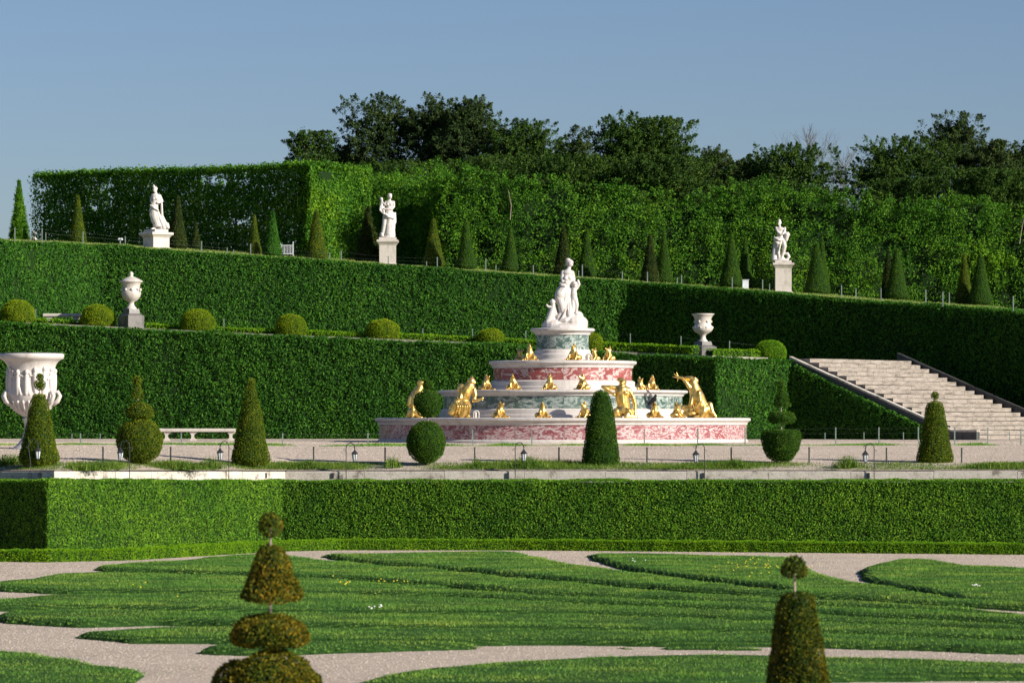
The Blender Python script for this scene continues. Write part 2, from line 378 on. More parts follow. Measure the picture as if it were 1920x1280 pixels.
# ------------------------------------------------------------------ parterre lawn beds (raised turf)
HB = .13
def gp(px, py, z=0): 
    D = (EYE - z) * F / (py - HOR); return (X(px, D), D)
def bed(front, back): return [gp(*p) for p in front] + [gp(p[0], p[1], HB) for p in back]
BEDS = [
 bed([(595, 1043), (620, 1049), (700, 1058), (830, 1069), (950, 1082), (1080, 1094), (1250, 1109), (1420, 1120), (1620, 1127), (1980, 1150)],
     [(1980, 1130), (1900, 1124), (1800, 1117), (1700, 1105), (1650, 1094), (1615, 1090), (1560, 1078), (1515, 1066), (1480, 1043), (1440, 1043), (1470, 1105), (1400, 1098), (1330, 1090), (1200, 1072), (1080, 1056), (1020, 1045), (975, 1034), (900, 1032), (760, 1034), (640, 1036)]),
 bed([(1098, 1040), (1110, 1050), (1180, 1072), (1260, 1084), (1330, 1093), (1400, 1101), (1470, 1109), (1560, 1116), (1620, 1118)],
     [(1660, 1108), (1600, 1095), (1540, 1077), (1510, 1060), (1490, 1044), (1400, 1039), (1250, 1036), (1120, 1035)]),
 bed([(1612, 1072), (1620, 1088), (1660, 1102), (1720, 1114), (1800, 1126), (1990, 1145)],
     [(1990, 1066), (1920, 1062), (1800, 1056), (1740, 1047), (1680, 1047), (1630, 1056)]),
 bed([(160, 1066), (200, 1072), (330, 1078), (480, 1083), (650, 1089), (850, 1104), (1000, 1117), (1250, 1128), (1500, 1138), (1980, 1160)],
     [(1980, 1147), (1620, 1123), (1420, 1116), (1250, 1106), (1080, 1091), (950, 1079), (830, 1066), (700, 1056), (600, 1046), (500, 1036), (420, 1040), (360, 1046), (250, 1053), (190, 1058)]),
 bed([(-90, 1090), (0, 1108), (100, 1114), (300, 1116), (480, 1119), (650, 1118), (850, 1122), (1100, 1135), (1300, 1145), (1600, 1160), (1980, 1178)],
     [(1980, 1155), (1500, 1132), (1000, 1112), (850, 1100), (650, 1085), (480, 1079), (200, 1070), (110, 1073), (40, 1084), (-90, 1094)]),
 bed([(-90, 1142), (30, 1146), (150, 1144), (300, 1150), (500, 1154), (800, 1156), (1100, 1158), (1500, 1172), (1980, 1190)],
     [(1980, 1172), (1600, 1154), (1300, 1139), (850, 1117), (650, 1113), (300, 1111), (100, 1114), (0, 1120), (-90, 1122)]),
 bed([(-5, 1158), (10, 1168), (60, 1173), (150, 1176), (300, 1173), (500, 1180), (800, 1186), (1100, 1188), (1500, 1192), (1980, 1210)],
     [(1980, 1182), (1500, 1164), (1100, 1150), (500, 1148), (300, 1144), (150, 1140), (30, 1145)]),
 bed([(128, 1188), (150, 1197), (260, 1206), (400, 1208), (600, 1210), (800, 1212), (1000, 1210), (1500, 1214), (1980, 1228)],
     [(1980, 1200), (1500, 1184), (1000, 1178), (500, 1174), (300, 1172), (170, 1180)]),
 bed([(345, 1217), (380, 1226), (450, 1230), (560, 1227), (760, 1220), (960, 1215), (1300, 1215), (1500, 1220), (1700, 1224), (1980, 1228)],
     [(1980, 1215), (1500, 1206), (1000, 1200), (600, 1200), (420, 1203), (370, 1209)]),
 bed([(-90, 1330), (100, 1310), (200, 1290), (265, 1278), (277, 1266)], [(240, 1250), (150, 1233), (70, 1223), (-90, 1212)]),
 bed([(600, 1340), (1000, 1330), (1300, 1300), (1450, 1283), (1620, 1278), (1980, 1276)],
     [(1980, 1240), (1700, 1232), (1500, 1228), (1300, 1226), (1100, 1230), (900, 1241), (740, 1258), (640, 1280), (590, 1300)]),
]
def inpoly(px, py, poly):
    poly = np.array(poly); c = np.zeros(px.shape, bool); n = len(poly); j = n - 1
    for i in range(n):
        xi, yi = poly[i]; xj, yj = poly[j]
        m = ((yi > py) != (yj > py)) & (px < (xj - xi) * (py - yi) / (yj - yi + 1e-12) + xi)
        c ^= m; j = i
    return c
GX = np.arange(-19, 19.01, .12); GD = np.concatenate([np.arange(48, 75, .16), np.arange(75, 118, .20)])
gx, gd = np.meshgrid(GX, GD)
wob = (vnoise(np.stack([gx.ravel(), gd.ravel(), 0 * gx.ravel()], 1), .9, 3).reshape(gx.shape) - .5) * .35
HM = np.zeros(gx.shape)
def blur(a, n):
    for _ in range(n):
        a = (np.roll(a, 1, 0) + np.roll(a, -1, 0) + 2 * a) / 4; a = (np.roll(a, 1, 1) + np.roll(a, -1, 1) + 2 * a) / 4
    return a
for bi, poly in enumerate(BEDS):
    m = inpoly(gx + wob * .4, gd + wob, poly).astype(float)
    # keep a narrow groove between neighbouring beds: lower each bed towards its own edge
    s = np.clip(blur(m, 3) * 2.2 - 1.0, 0, 1) ** .7
    HM = np.maximum(HM, s)
G3 = np.stack([gx.ravel() * .26 + gd.ravel() * .09, gd.ravel() * .55 - gx.ravel() * .05, 0 * gx.ravel()], 1)
und = (vnoise(G3, .7, 5) * .6 + vnoise(G3 * 2.3, .9, 6) * .4).reshape(gx.shape)
lawn_h = HM * (HB + (und - .5) * .075)
keep = HM > .02
hz = np.where(keep, lawn_h, -.05)
ny, nx = gx.shape
idx = np.arange(ny * nx).reshape(ny, nx)
q = np.stack([idx[:-1, :-1], idx[:-1, 1:], idx[1:, 1:], idx[1:, :-1]], -1).reshape(-1, 4)
kq = keep.ravel()[q].any(1)
V = np.stack([gx, gd, hz], -1).reshape(-1, 3)
tag(mk('lawn', [(V, q[kq], 0)], [M['turf']], smooth=True), 'raised scroll shaped turf beds of the parterre', 'lawn', kind='structure')
# grass blades
def blades(P, h, w, lean=.5):
    n = len(P); a = rng.random(n) * 2 * PI
    t = np.stack([np.cos(a), np.sin(a), 0 * a], 1) * w[:, None] / 2
    l = rng.normal(size=(n, 3)) * lean; l[:, 2] = 1; tip = P + unit(l) * h[:, None]
    V = np.stack([P - t, P + t, tip], 1).reshape(-1, 3)
    return V, np.arange(n * 3).reshape(n, 3)
dens = 520
cell = np.repeat(np.arange(len(GD) - 1), 1)
nb = int((GX[-1] - GX[0]) * (GD[-1] - GD[0]) * dens)
bx = rng.uniform(GX[0], GX[-1], nb); bd = rng.uniform(54, 117, nb)
vis = np.abs(bx) < bd * .1335 + 1.0
bx = bx[vis]; bd = bd[vis]
ix = np.clip(((bx - GX[0]) / .12).astype(int), 0, nx - 1); iy = np.clip(np.searchsorted(GD, bd), 0, ny - 1)
hm = HM[iy, ix]; hh = lawn_h[iy, ix]
ok = hm > .12
bx, bd, hh, hm = bx[ok], bd[ok], hh[ok], hm[ok]
tuft = vnoise(np.stack([bx, bd, 0 * bx], 1), 1.6, 9)
P = np.stack([bx, bd, hh - .01], 1)
bh = (.026 + .045 * tuft ** 1.5) * rng.uniform(.6, 1.4, len(bx)); bw = rng.uniform(.009, .018, len(bx))
Vb, Fb = blades(P, bh, bw, .8)
tag(mk('grass', [(Vb, Fb, 0)], [M['grass']]), 'short mown grass covering the raised lawn beds', 'grass', kind='stuff')
# loose stones on the gravel
def pebbles(n, xr_, dr_, zf, smin, smax, test=None):
    x = rng.uniform(*xr_, n); d = rng.uniform(*dr_, n); k = np.abs(x) < d * .1335 + .5
    if test is not None: k &= test(x, d)
    x, d = x[k], d[k]; m_ = len(x); a = rng.random(m_) * 2 * PI; sz = rng.uniform(smin, smax, m_) * rng.uniform(.6, 1.4, m_)
    c = np.column_stack([x, d, zf(x, d)]); V = []
    for j in range(4): V.append(c + np.column_stack([np.cos(a + j * PI / 2) * sz, np.sin(a + j * PI / 2) * sz * .7, 0 * sz - .004]))
    V.append(c + np.column_stack([0 * sz, 0 * sz, sz * .75])); V = np.stack(V, 1).reshape(-1, 3)
    b_ = np.arange(m_)[:, None] * 5
    return V, np.concatenate([b_ + np.array([[j, (j + 1) % 4, 4]]) for j in range(4)])
def offlawn(x, d):
    i = np.clip(((x - GX[0]) / .12).astype(int), 0, nx - 1); j = np.clip(np.searchsorted(GD, d), 0, ny - 1); return HM[j, i] < .03
V1, F1_ = pebbles(150000, (-16, 16), (54, 113), lambda x, d: 0 * x, .010, .020, offlawn)
V2, F2_ = pebbles(70000, (-19, 19), (110, 134), lambda x, d: terr(x, d), .012, .024, lambda x, d: (d > Kk(x) + 2) & (np.hypot(x - X(1055, 135), d - 135) > 6.7))
tag(mk('gravel_stones', [(V1, F1_, 0), (V2, F2_, 0)], [M['pebble']]), 'loose pale stones scattered over the gravel', 'gravel', kind='stuff')
# small flowers in the lawn
def flowers(name, spots, mat, label):
    parts = []
    for px, py, n, sx, sy in spots:
        for _ in range(n):
            x, d = gp(px + random.gauss(0, sx), py + random.gauss(0, sy * 1.6), HB)
            parts.append((*lathe([(0.001, HB + .05), (.018, HB + .055), (.018, HB + .07), (.001, HB + .075)], 6, (x, d)), 0))
    tag(mk(name, parts, [mat]), label, 'flowers', kind='stuff')
flowers('dandelion_flowers', [(1425, 1062, 26, 30, 8), (1370, 1064, 5, 20, 2), (1525, 1069, 4, 8, 2), (700, 1092, 10, 40, 2), (265, 1102, 3, 8, 2), (335, 1120, 1, 2, 1), (645, 1096, 4, 10, 2)], M['yellow'], 'yellow dandelions dotted over the lawn')
flowers('daisy_flowers', [(703, 1143, 8, 8, 2), (1825, 1100, 6, 10, 2), (1190, 1052, 4, 10, 3)], M['daisy'], 'white daisies dotted over the lawn')

# ------------------------------------------------------------------ hedges
def face_pts(A, B, za0, zb0, za1, zb1, dens, rough=0):
    L = np.hypot(*(B - A)); n = int(L * max(.05, (za1 + zb1 - za0 - zb0) / 2) * dens)
    s = rng.random(n); t = rng.random(n)
    z0 = za0 + (zb0 - za0) * s; z1 = za1 + (zb1 - za1) * s
    P = np.stack([A[0] + (B[0] - A[0]) * s, A[1] + (B[1] - A[1]) * s, z0 + (z1 - z0) * t], 1)
    d = (B - A) / L; N = np.array([d[1], -d[0], 0.])
    return P, np.broadcast_to(N, P.shape)
def hedge(name, pts, z0, z1, thick, dens, size, mat, label, cat='hedge', amp=.06, lump=.8, tilt=.7, core=True, top_fn=None, back=False, group=None, round_ends=(False, False), extra=None, aspect=.5):
    pts = np.array(pts, float); n = len(pts)
    z0 = np.broadcast_to(np.array(z0, float), n); z1 = np.broadcast_to(np.array(z1, float), n)
    d = np.zeros((n, 2))
    for i in range(n):
        a = pts[max(0, i - 1)]; b = pts[min(n - 1, i + 1)]; d[i] = (b - a) / np.hypot(*(b - a))
    nrm = np.stack([d[:, 1], -d[:, 0]], 1)
    bk = pts - nrm * thick
    Ps, Ns = [], []
    for i in range(n - 1):
        P, N = face_pts(pts[i], pts[i + 1], z0[i], z0[i + 1], z1[i], z1[i + 1], dens); Ps.append(P); Ns.append(N)
        if back:
            P, N = face_pts(bk[i + 1], bk[i], z0[i + 1], z0[i], z1[i + 1], z1[i], dens * .5); Ps.append(P); Ns.append(N)
        L = np.hypot(*(pts[i + 1] - pts[i])); m = int(L * thick * dens * .8); s = rng.random(m); t = rng.random(m) * .98
        q2 = pts[i] * (1 - s)[:, None] + pts[i + 1] * s[:, None]; qb = bk[i] * (1 - s)[:, None] + bk[i + 1] * s[:, None]
        q2 = q2 * (1 - t)[:, None] + qb * t[:, None]
        Ps.append(np.column_stack([q2, z1[i] * (1 - s) + z1[i + 1] * s])); Ns.append(np.tile([0, 0, 1.], (m, 1)))
    for i, (a, b) in ((0, (bk[0], pts[0])), (n - 1, (pts[-1], bk[-1]))):
        P, N = face_pts(np.array(a), np.array(b), z0[i], z0[i], z1[i], z1[i], dens); Ps.append(P); Ns.append(N)
    P = np.concatenate(Ps); N = np.concatenate(Ns)
    dn = (vnoise(P, lump, 11) - .5) * 2 * amp + (vnoise(P, lump * 4, 12) - .5) * amp * 1.2 + (vnoise(P, 5.5, 13) - .5) * max(.07, amp * 1.3) * (size / .08)
    depth = rng.exponential(.03, len(P)) * (size / .06)
    Pl = P + N * (dn - depth)[:, None]
    if top_fn is not None:
        zz, ztop = top_fn(Pl); keepm = Pl[:, 2] < ztop; Pl = Pl[keepm]; N = N[keepm]
    if extra is not None:
        Pe, Ne = extra; Pl = np.concatenate([Pl, Pe]); N = np.concatenate([N, Ne])
    Vl, Fl = leaves(Pl, N, size, aspect, tilt)
    parts = [(Vl, Fl, 0)]
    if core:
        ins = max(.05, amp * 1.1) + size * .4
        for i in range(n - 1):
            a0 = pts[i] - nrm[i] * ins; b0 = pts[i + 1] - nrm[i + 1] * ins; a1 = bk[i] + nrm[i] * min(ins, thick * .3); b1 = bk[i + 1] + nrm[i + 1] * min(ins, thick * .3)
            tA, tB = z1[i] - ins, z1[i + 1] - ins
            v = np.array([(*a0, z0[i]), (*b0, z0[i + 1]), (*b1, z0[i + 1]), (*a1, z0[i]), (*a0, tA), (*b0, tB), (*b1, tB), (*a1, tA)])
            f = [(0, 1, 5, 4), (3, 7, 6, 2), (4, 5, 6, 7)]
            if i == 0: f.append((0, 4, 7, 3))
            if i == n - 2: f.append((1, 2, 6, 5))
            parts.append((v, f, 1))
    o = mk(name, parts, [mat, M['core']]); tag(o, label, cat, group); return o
hedge('clipped_hedge', K0, 0, [Z(900, d) for d in K0[:, 1]], 1.25, 1500, .05, M['hedge_front'], 'long clipped front hedge below the pale kerb, bordering the lawn parterre', amp=.03, lump=1.2, tilt=.55)
small = plan([(-260, 107), (-60, 104.2), (90, 103.7), (250, 105.2), (400, 109), (530, 112.4), (640, 113.5), (960, 113.4), (1920, 109.6), (2150, 109)])
hedge('box_edging', small, 0, .33, .45, 2600, .036, M['box_edge'], 'low bright green box edging at the foot of the front hedge', amp=.03, lump=2.5)
H1b = [float(terr(x, d)) - .02 for x, d in H1]
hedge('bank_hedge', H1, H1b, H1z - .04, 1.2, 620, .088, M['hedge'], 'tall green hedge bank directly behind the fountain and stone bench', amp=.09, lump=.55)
A = np.array([X(1500, 149), 149.0]); U = np.array([.8, -.6]); W = np.array([.6, .8])
RUN, WID, NST = 7.5, 7.6, 18
zA = float(ramp1(A[0])) + .02; zB = float(terr(A[0] + 6, 144.5))
off = -W * .55
tri = np.array([A + off + U * t for t in (0, 2.0, 4.0, 5.9)])
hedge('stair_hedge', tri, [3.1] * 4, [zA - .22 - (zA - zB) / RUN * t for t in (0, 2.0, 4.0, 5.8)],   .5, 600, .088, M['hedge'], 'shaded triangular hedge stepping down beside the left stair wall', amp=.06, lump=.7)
H2b = [float(ramp1(x)) - .1 for x, d in H2]; H2b[-2] = 3.0; H2b[-3] = 4.5; H2b[-1] = 3.0
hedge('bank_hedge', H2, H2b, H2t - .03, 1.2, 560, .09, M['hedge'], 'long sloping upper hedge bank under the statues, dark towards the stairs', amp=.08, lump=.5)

# tall charmille behind the cones
def wall_pts(pl, zb, zt, dens, jitter): 
    Ps, Ns = [], []
    for i in range(len(pl) - 1):
        P, N = face_pts(pl[i], pl[i + 1], zb[i], zb[i + 1], zt[i], zt[i + 1], dens); Ps.append(P); Ns.append(N)
    return np.concatenate(Ps), np.concatenate(Ns)
def sprays(base, dirs, L, n, wid, size, droop=.2):
    """feathery sprays of leaves running outwards from base points"""
    m = len(base); t = rng.random((m, n)) ** .8
    lat = rng.normal(size=(m, n, 3)) * (wid * (1.05 - t))[..., None]
    P = base[:, None] + dirs[:, None] * (L[:, None] * t)[..., None] + lat
    P[..., 2] -= droop * (t ** 2) * L[:, None]
    N = np.broadcast_to(dirs[:, None] * .5 + np.array([.1, -.3, .6]), P.shape)
    return P.reshape(-1, 3), N.reshape(-1, 3)
def charmille(px_list, D, ytops, dens, label, seed):
    px = np.array(px_list); pl = np.array([(X(p, D), D) for p in px])
    zb = np.array([float(top_z(x, D)) - .3 for x, _ in pl]); zt = np.array([Z(y, D) for y in ytops])
    P, N = wall_pts(pl, zb, zt + .25, dens * 2.5, 0)
    dn = (vnoise(P, .5, seed) - .5) * .7 + (vnoise(P, 1.8, seed + 1) - .5) * .4
    gap = vnoise(P * (1.3, 1, .7), .75, seed + 2) * .6 + vnoise(P, 2.3, seed + 3) * .4
    ztl = np.interp(P[:, 0], pl[:, 0], zt) + (vnoise(P * (1, 0, 0), 1.3, seed + 4) - .5) * .9
    k = (P[:, 2] < ztl) & (rng.random(len(P)) < (gap * 5.0 - 1.45).clip(.18, 1))
    P = P[k]; N = N[k]; P = P + N * (dn[k] - rng.exponential(.12, k.sum()))[:, None]
    nb_ = int((pl[-1, 0] - pl[0, 0]) * 16)
    bx_ = rng.uniform(pl[0, 0], pl[-1, 0], nb_); bz_ = np.interp(bx_, pl[:, 0], zt) - rng.random(nb_) ** 2 * 4.2
    B = np.column_stack([bx_, np.full(nb_, D) - rng.uniform(-.3, .25, nb_), bz_])
    dirs = unit(np.column_stack([rng.normal(0, .5, nb_), -rng.random(nb_) * .7, rng.uniform(.1, 1.0, nb_)]))
    Ps, Ns = sprays(B, dirs, rng.uniform(.3, .9, nb_), 44, .16, .13)
    Vl, Fl = leaves(np.concatenate([P, Ps]), np.concatenate([N, Ns]), .09, .55, .6)
    parts = [(Vl, Fl, 0)]
    for i in range(len(pl) - 1):
        a, b_ = pl[i], pl[i + 1]; y = D + .75
        parts.append((np.array([(a[0], y, zb[i]), (b_[0], y, zb[i + 1]), (b_[0], y, zt[i + 1] - .5), (a[0], y, zt[i] - .5), (a[0], y + 1.5, zb[i]), (b_[0], y + 1.5, zb[i + 1]), (b_[0], y + 1.5, zt[i + 1] - .5), (a[0], y + 1.5, zt[i] - .5)]),
                      [(0, 1, 2, 3), (3, 2, 6, 7), (1, 5, 6, 2), (0, 3, 7, 4), (4, 7, 6, 5)], 1))
    # a few pale stems showing through
    for _ in range(3):
        x = random.uniform(pl[0, 0] + .5, pl[-1, 0] - .5); z = float(np.interp(x, pl[:, 0], zt)) - random.uniform(.8, 2.2)
        parts.append((*tube([(x, D - .35, z - random.uniform(.6, 1.4)), (x + .05, D - .38, z - .2), (x + random.uniform(-.2, .2), D - .4, z + .5)], [.022, .017, .010], 5), 2))
    o = mk('tall_hedge', parts, [M['hedge_wild'], M['core'], M['bark_pale']]); tag(o, label, 'hedge'); return o
charmille([826, 860, 900, 960, 1030, 1100, 1200, 1270, 1330, 1440, 1500, 1600, 1700, 1800, 1880, 1960, 2150], 176.8,
          [322, 318, 318, 340, 335, 345, 355, 378, 362, 345, 352, 372, 388, 374, 384, 400, 405], 210,
          'tall shaggy hornbeam hedge across the top right, behind the cones', 21)
nr_ = 130; tr_ = rng.random(nr_)
Br = np.column_stack([X(690, 198) + (X(832, 178.2) - X(690, 198)) * tr_ , 198 - 19.8 * tr_ - .3, Z(345, 190) - rng.random(nr_) ** 1.4 * 3.6])
Dr = unit(np.column_stack([rng.normal(-.2, .5, nr_), -rng.random(nr_), rng.uniform(0, .9, nr_)]))
EX = sprays(Br, Dr, rng.uniform(.4, 1.3, nr_), 34, .2, .13)
rec = np.array([(X(690, 198), 198.), (X(765, 186.5), 186.5), (X(832, 177.2), 177.2)])
hedge('tall_hedge', rec, [float(top_z(x, d)) - .3 for x, d in rec], [Z(348, 198), Z(346, 186.5), Z(336, 178.2)], 1.0, 380, .11, M['hedge_wild'], 'shaded recess of the tall hedge behind the statue holding a child', amp=.5, lump=.6, extra=EX)
# left block: thin dark long side with holes, brightly lit end
LB = plan([(62, 194), (200, 189.2), (340, 184.8), (460, 181.2), (577, 178), (697, 181.8)])
def left_block():
    zb = [float(top_z(x, d)) - .3 for x, d in LB]; zt = [Z(y, d) for y, (x, d) in zip([328, 322, 318, 315, 306, 318], LB)]
    parts = []; PP = []; NN = []
    for i in range(len(LB) - 1):
        end = i == len(LB) - 2
        P, N = face_pts(LB[i], LB[i + 1], zb[i], zb[i + 1], zt[i], zt[i + 1], 700 if end else 1000)
        hgt = (P[:, 2] - zb[i]) / (zt[i] - zb[i])
        if end:
            P = P + N * ((vnoise(P, .8, 41) - .5) * .5 - rng.exponential(.08, len(P)))[:, None]
        else:
            P = P - N * (rng.random(len(P)) * 1.0)[:, None]
            g = vnoise(P, .9, 42) * .55 + vnoise(P * (1, .4, 1), 3.6, 43) * .45
            thr = np.where(hgt > .93, 0.0, .33 - .2 * (hgt < .3) - .08 * (hgt < .55) + .05 * (i > 1))
            k = g > thr; P = P[k]; N = N[k]
        PP.append(P); NN.append(np.array(N))
        n = int(np.hypot(*(LB[i + 1] - LB[i])) * 320); s = rng.random(n)
        q_ = LB[i] * (1 - s)[:, None] + LB[i + 1] * s[:, None]; q_[:, 1] += rng.random(n) * 1.1
        PP.append(np.column_stack([q_, zt[i] * (1 - s) + zt[i + 1] * s + rng.normal(0, .09, n)])); NN.append(np.tile([0, 0, 1.], (n, 1)))
    # ragged left end
    n = 600; PP.append(np.column_stack([LB[0, 0] + rng.normal(0, .12, n), LB[0, 1] + rng.random(n) * 1.1, rng.uniform(zb[0], zt[0], n)])); NN.append(np.tile([-1., 0, 0], (n, 1)))
    Vl, Fl = leaves(np.concatenate(PP), np.concatenate(NN), .12, .6, .8)
    parts.append((Vl, Fl, 0))
    a, b_ = LB[-2], LB[-1]
    v = [(a[0] + .15, a[1] + .35, zb[-2]), (b_[0] - .3, b_[1] + .1, zb[-1]), (b_[0] - .3, b_[1] + .1, zt[-1] - .3), (a[0] + .15, a[1] + .35, zt[-2] - .3)]
    v += [(x - .6, y + .8, z) for x, y, z in v]
    parts.append((np.array(v), [(0, 1, 2, 3), (3, 2, 6, 7), (1, 5, 6, 2), (0, 3, 7, 4), (4, 7, 6, 5)], 1))
    for i in range(14):
        s = (i + .5) / 14; p = LB[0] * (1 - s) + LB[-2] * s
        x, y = p[0], p[1] + .6; z0_ = float(top_z(x, y)) - .2
        parts.append((*tube([(x, y, z0_), (x + .05, y, z0_ + 1.5), (x + random.uniform(-.2, .2), y, z0_ + 3.4)], [.07, .05, .02], 6), 2))
    tag(mk('tall_hedge', parts, [M['hedge_wild'], M['core'], M['bark']]), 'square cut tall hedge block at upper left with sky showing through', 'hedge')
left_block()

# ------------------------------------------------------------------ trees behind the hedge
def tree(px, D, ytop, wpx,  label, kind='tree', seed=0, flat=.55, ybot=400, dens=1.0, name='evergreen_tree'):
    x0 = X(px, D); zt = Z(ytop, D); R = wpx / 2 * D / F * 1.16; gz = float(top_z(x0, D)); zb = Z(ybot, D)
    root = empty(name, (x0, D, gz), 0, label, 'tree', 'trees behind the tall hedge')
    H = zt - gz; hb = max(zb - gz, .8); ch = H - hb
    n = int(620 * dens * max(.5, R * ch / 9))
    # spray origins spread through the crown volume, wide at the middle, crown outline broken
    nc = int(24 + 9 * R); cu = unit(rng.normal(size=(nc, 3)) + np.array([0, -.25, .25])); cr = rng.uniform(.35, .95, nc)
    CC = cu * cr[:, None] * (R * .86, R * .7, ch * .47) * rng.uniform(.85, 1.12, (nc, 1)); CC[:, 2] += hb + ch * .47
    kk = rng.integers(0, nc, n); u = unit(rng.normal(size=(n, 3))); rc = rng.uniform(.7, 1.25, nc) * (.33 * R + .28)
    C = CC[kk] + u * (rc[kk] * rng.random(n) ** .35)[:, None]
    dirs = unit(u * .9 + cu[kk] * .5 + np.array([0, 0, .4]) + rng.normal(0, .2, (n, 3)))
    L = rng.uniform(.3, .7, n) * min(1.1, .35 + R * .28)
    # keep inside the measured height
    tipz = C[:, 2] + dirs[:, 2] * L; ex = np.clip(tipz - H, 0, None); C[:, 2] -= ex * .9
    P, N = sprays(C, dirs, L, 75, .13, .14, .12)
    Vl, Fl = leaves(P, N, .11, .42, .7, .1)
    mk('crown', [(Vl, Fl, 0)], [M[kind]], root)
    parts = [(*tube([(0, 0, -.2), (.1, 0, hb * .6), (-.05, 0, hb + ch * .45)], [.22, .17, .06], 8), 0)]
    for k in range(9):
        a = random.uniform(0, 2 * PI); zz = random.uniform(.35, .95) * (hb + ch * .4)
        tip = Vector((math.cos(a) * R * .62, math.sin(a) * R * .5, min(H * .9, zz + random.uniform(.6, 1.6))))
        parts.append((*tube([(0, 0, zz), tuple(tip * .5 + Vector((0, 0, zz * .5 - .1))), tuple(tip)], [.09, .055, .02], 6), 0))
    mk('trunk', parts, [M['bark_pale'] if kind == 'tree_grey' else M['bark']], root)
    return root
TREES = [
 (582, 205, 246, 82, 'small dark rounded tree at the left end of the tree row', 'tree', .8, 330),
 (640, 209, 262, 66, 'small feathery dark tree second from the left of the tree row', 'tree', .6, 360),
 (706, 207, 176, 150, 'tall airy grey green tree with sky showing through its edge', 'tree_grey', .9, 370),
 (808, 206, 170, 100, 'tall dark tree with pointed top left of the broadest crown', 'tree_grey', 1.0, 370),
 (880, 205, 176, 125, 'broad dark tree with pale branches low in its crown', 'tree_grey', 1.1, 370),
 (982, 203, 221, 128, 'rounded green tree left of the fountain statue', 'tree', 1.1, 380),
 (1075, 207, 236, 66, 'narrow grey green tree between two rounded trees', 'tree_grey', 1.0, 380),
 (1170, 202, 206, 120, 'dark tree forming the left half of the high central dome', 'tree', 1.1, 400),
 (1240, 203, 222, 160, 'wide dark tree forming the right shoulder of the central dome', 'tree', 1.1, 400),
 (1336, 205, 268, 64, 'narrow upright dark tree right of the central dome', 'tree_grey', 1.2, 410),
 (1384, 207, 292, 40, 'small pointed dark tree at the low gap of the row', 'tree_grey', 1.2, 410),
 (1425, 205, 290, 60, 'small dark tree with leaning tip left of the rounded tree', 'tree', 1.1, 410),
 (1490, 203, 268, 140, 'rounded dense tree left of the bare tree', 'tree', 1.1, 400),
 (1688, 203, 253, 175, 'green tree with spreading fingers right of the bare tree', 'tree', 1.0, 420),
 (1790, 207, 209, 110, 'tall dark tree, highest at the right of the row', 'tree_grey', 1.0, 400),
 (1865, 204, 262, 120, 'dark bushy tree under the tall right tree', 'tree_grey', 1.1, 410),
 (1950, 205, 245, 130, 'dark tree cut by the right edge of the view', 'tree', 1.1, 410),
]
for i, (px, D, yt, w, lab, kd, dn, yb) in enumerate(TREES): tree(px, D, yt, w, lab, kd, i, ybot=yb, dens=dn)
def shrub_row():
    lows = [(560, 640, 300, 206), (640, 820, 300, 200), (820, 1000, 290, 200), (1000, 1150, 285, 199), (1150, 1330, 290, 198), (1330, 1480, 330, 199), (1500, 1580, 345, 199), (1620, 1760, 330, 199), (1760, 1990, 315, 199)]
    labs = ['low dark yew mass at the left end under the small trees', 'dark yew mass under the tall airy tree', 'dark yew mass under the broadest crown', 'dark yew mass left of the central dome',
            'dark yew mass under the central dome', 'dark yew mass in the low gap of the row', 'dark yew mass beside the bare tree', 'dark yew mass under the spreading tree', 'dark yew mass at the right edge of the row']
    for i, ((a, b, y, D), lab) in enumerate(zip(lows, labs)):
        tree((a + b) / 2, D, y + 4, (b - a) * 1.15, lab, 'tree', 60 + i, ybot=450, dens=1.1, name='yew_shrub')
shrub_row()
def bare_tree(px, D, ytop, label, seed, spread=.5, ybase=None):
    rnd = random.Random(seed); x0 = X(px, D); gz = float(top_z(x0, D)); H = Z(ytop, D) - gz
    root = empty('bare_tree', (x0, D, gz), 0, label, 'tree', 'bare trees behind the tall hedge')
    trunk = [(*tube([(0, 0, 0), (.05, 0, H * .5), (0, 0, H * .97)], [.09, .06, .012], 6), 0)]
    tw = []
    def br(p, d, L, r, lv):
        q_ = p + d * L; mid = p + d * L * .5 + Vector((rnd.gauss(0, .05), rnd.gauss(0, .05), .03)) * L
        tw.append((*tube([p, mid, q_], [r, r * .75, r * .45], 4, False), 0))
        if lv > 0:
            for _ in range(4):
                t = rnd.uniform(.3, 1); nd = (d + Vector((rnd.gauss(0, .45), rnd.gauss(0, .45), rnd.uniform(0, .5)))).normalized()
                br(p + d * L * t, nd, L * .6, r * .55, lv - 1)
    for k in range(20):
        h = rnd.uniform(.42, .95) * H; a = rnd.uniform(0, 2 * PI)
        d = Vector((math.cos(a) * spread, math.sin(a) * spread, 1)).normalized()
        br(Vector((0, 0, h)), d, (H - h) * .55 + .25, .022, 2)
    mk('trunk', trunk, [M['bark_far']], root); mk('branches', tw, [M['bark_far']], root)
bare_tree(1585, 214, 285, 'leafless tree with fine twigs against the sky in the gap', 3, .75)
bare_tree(1515, 222, 240, 'faint leafless treetop showing above the rounded tree', 5, .6)

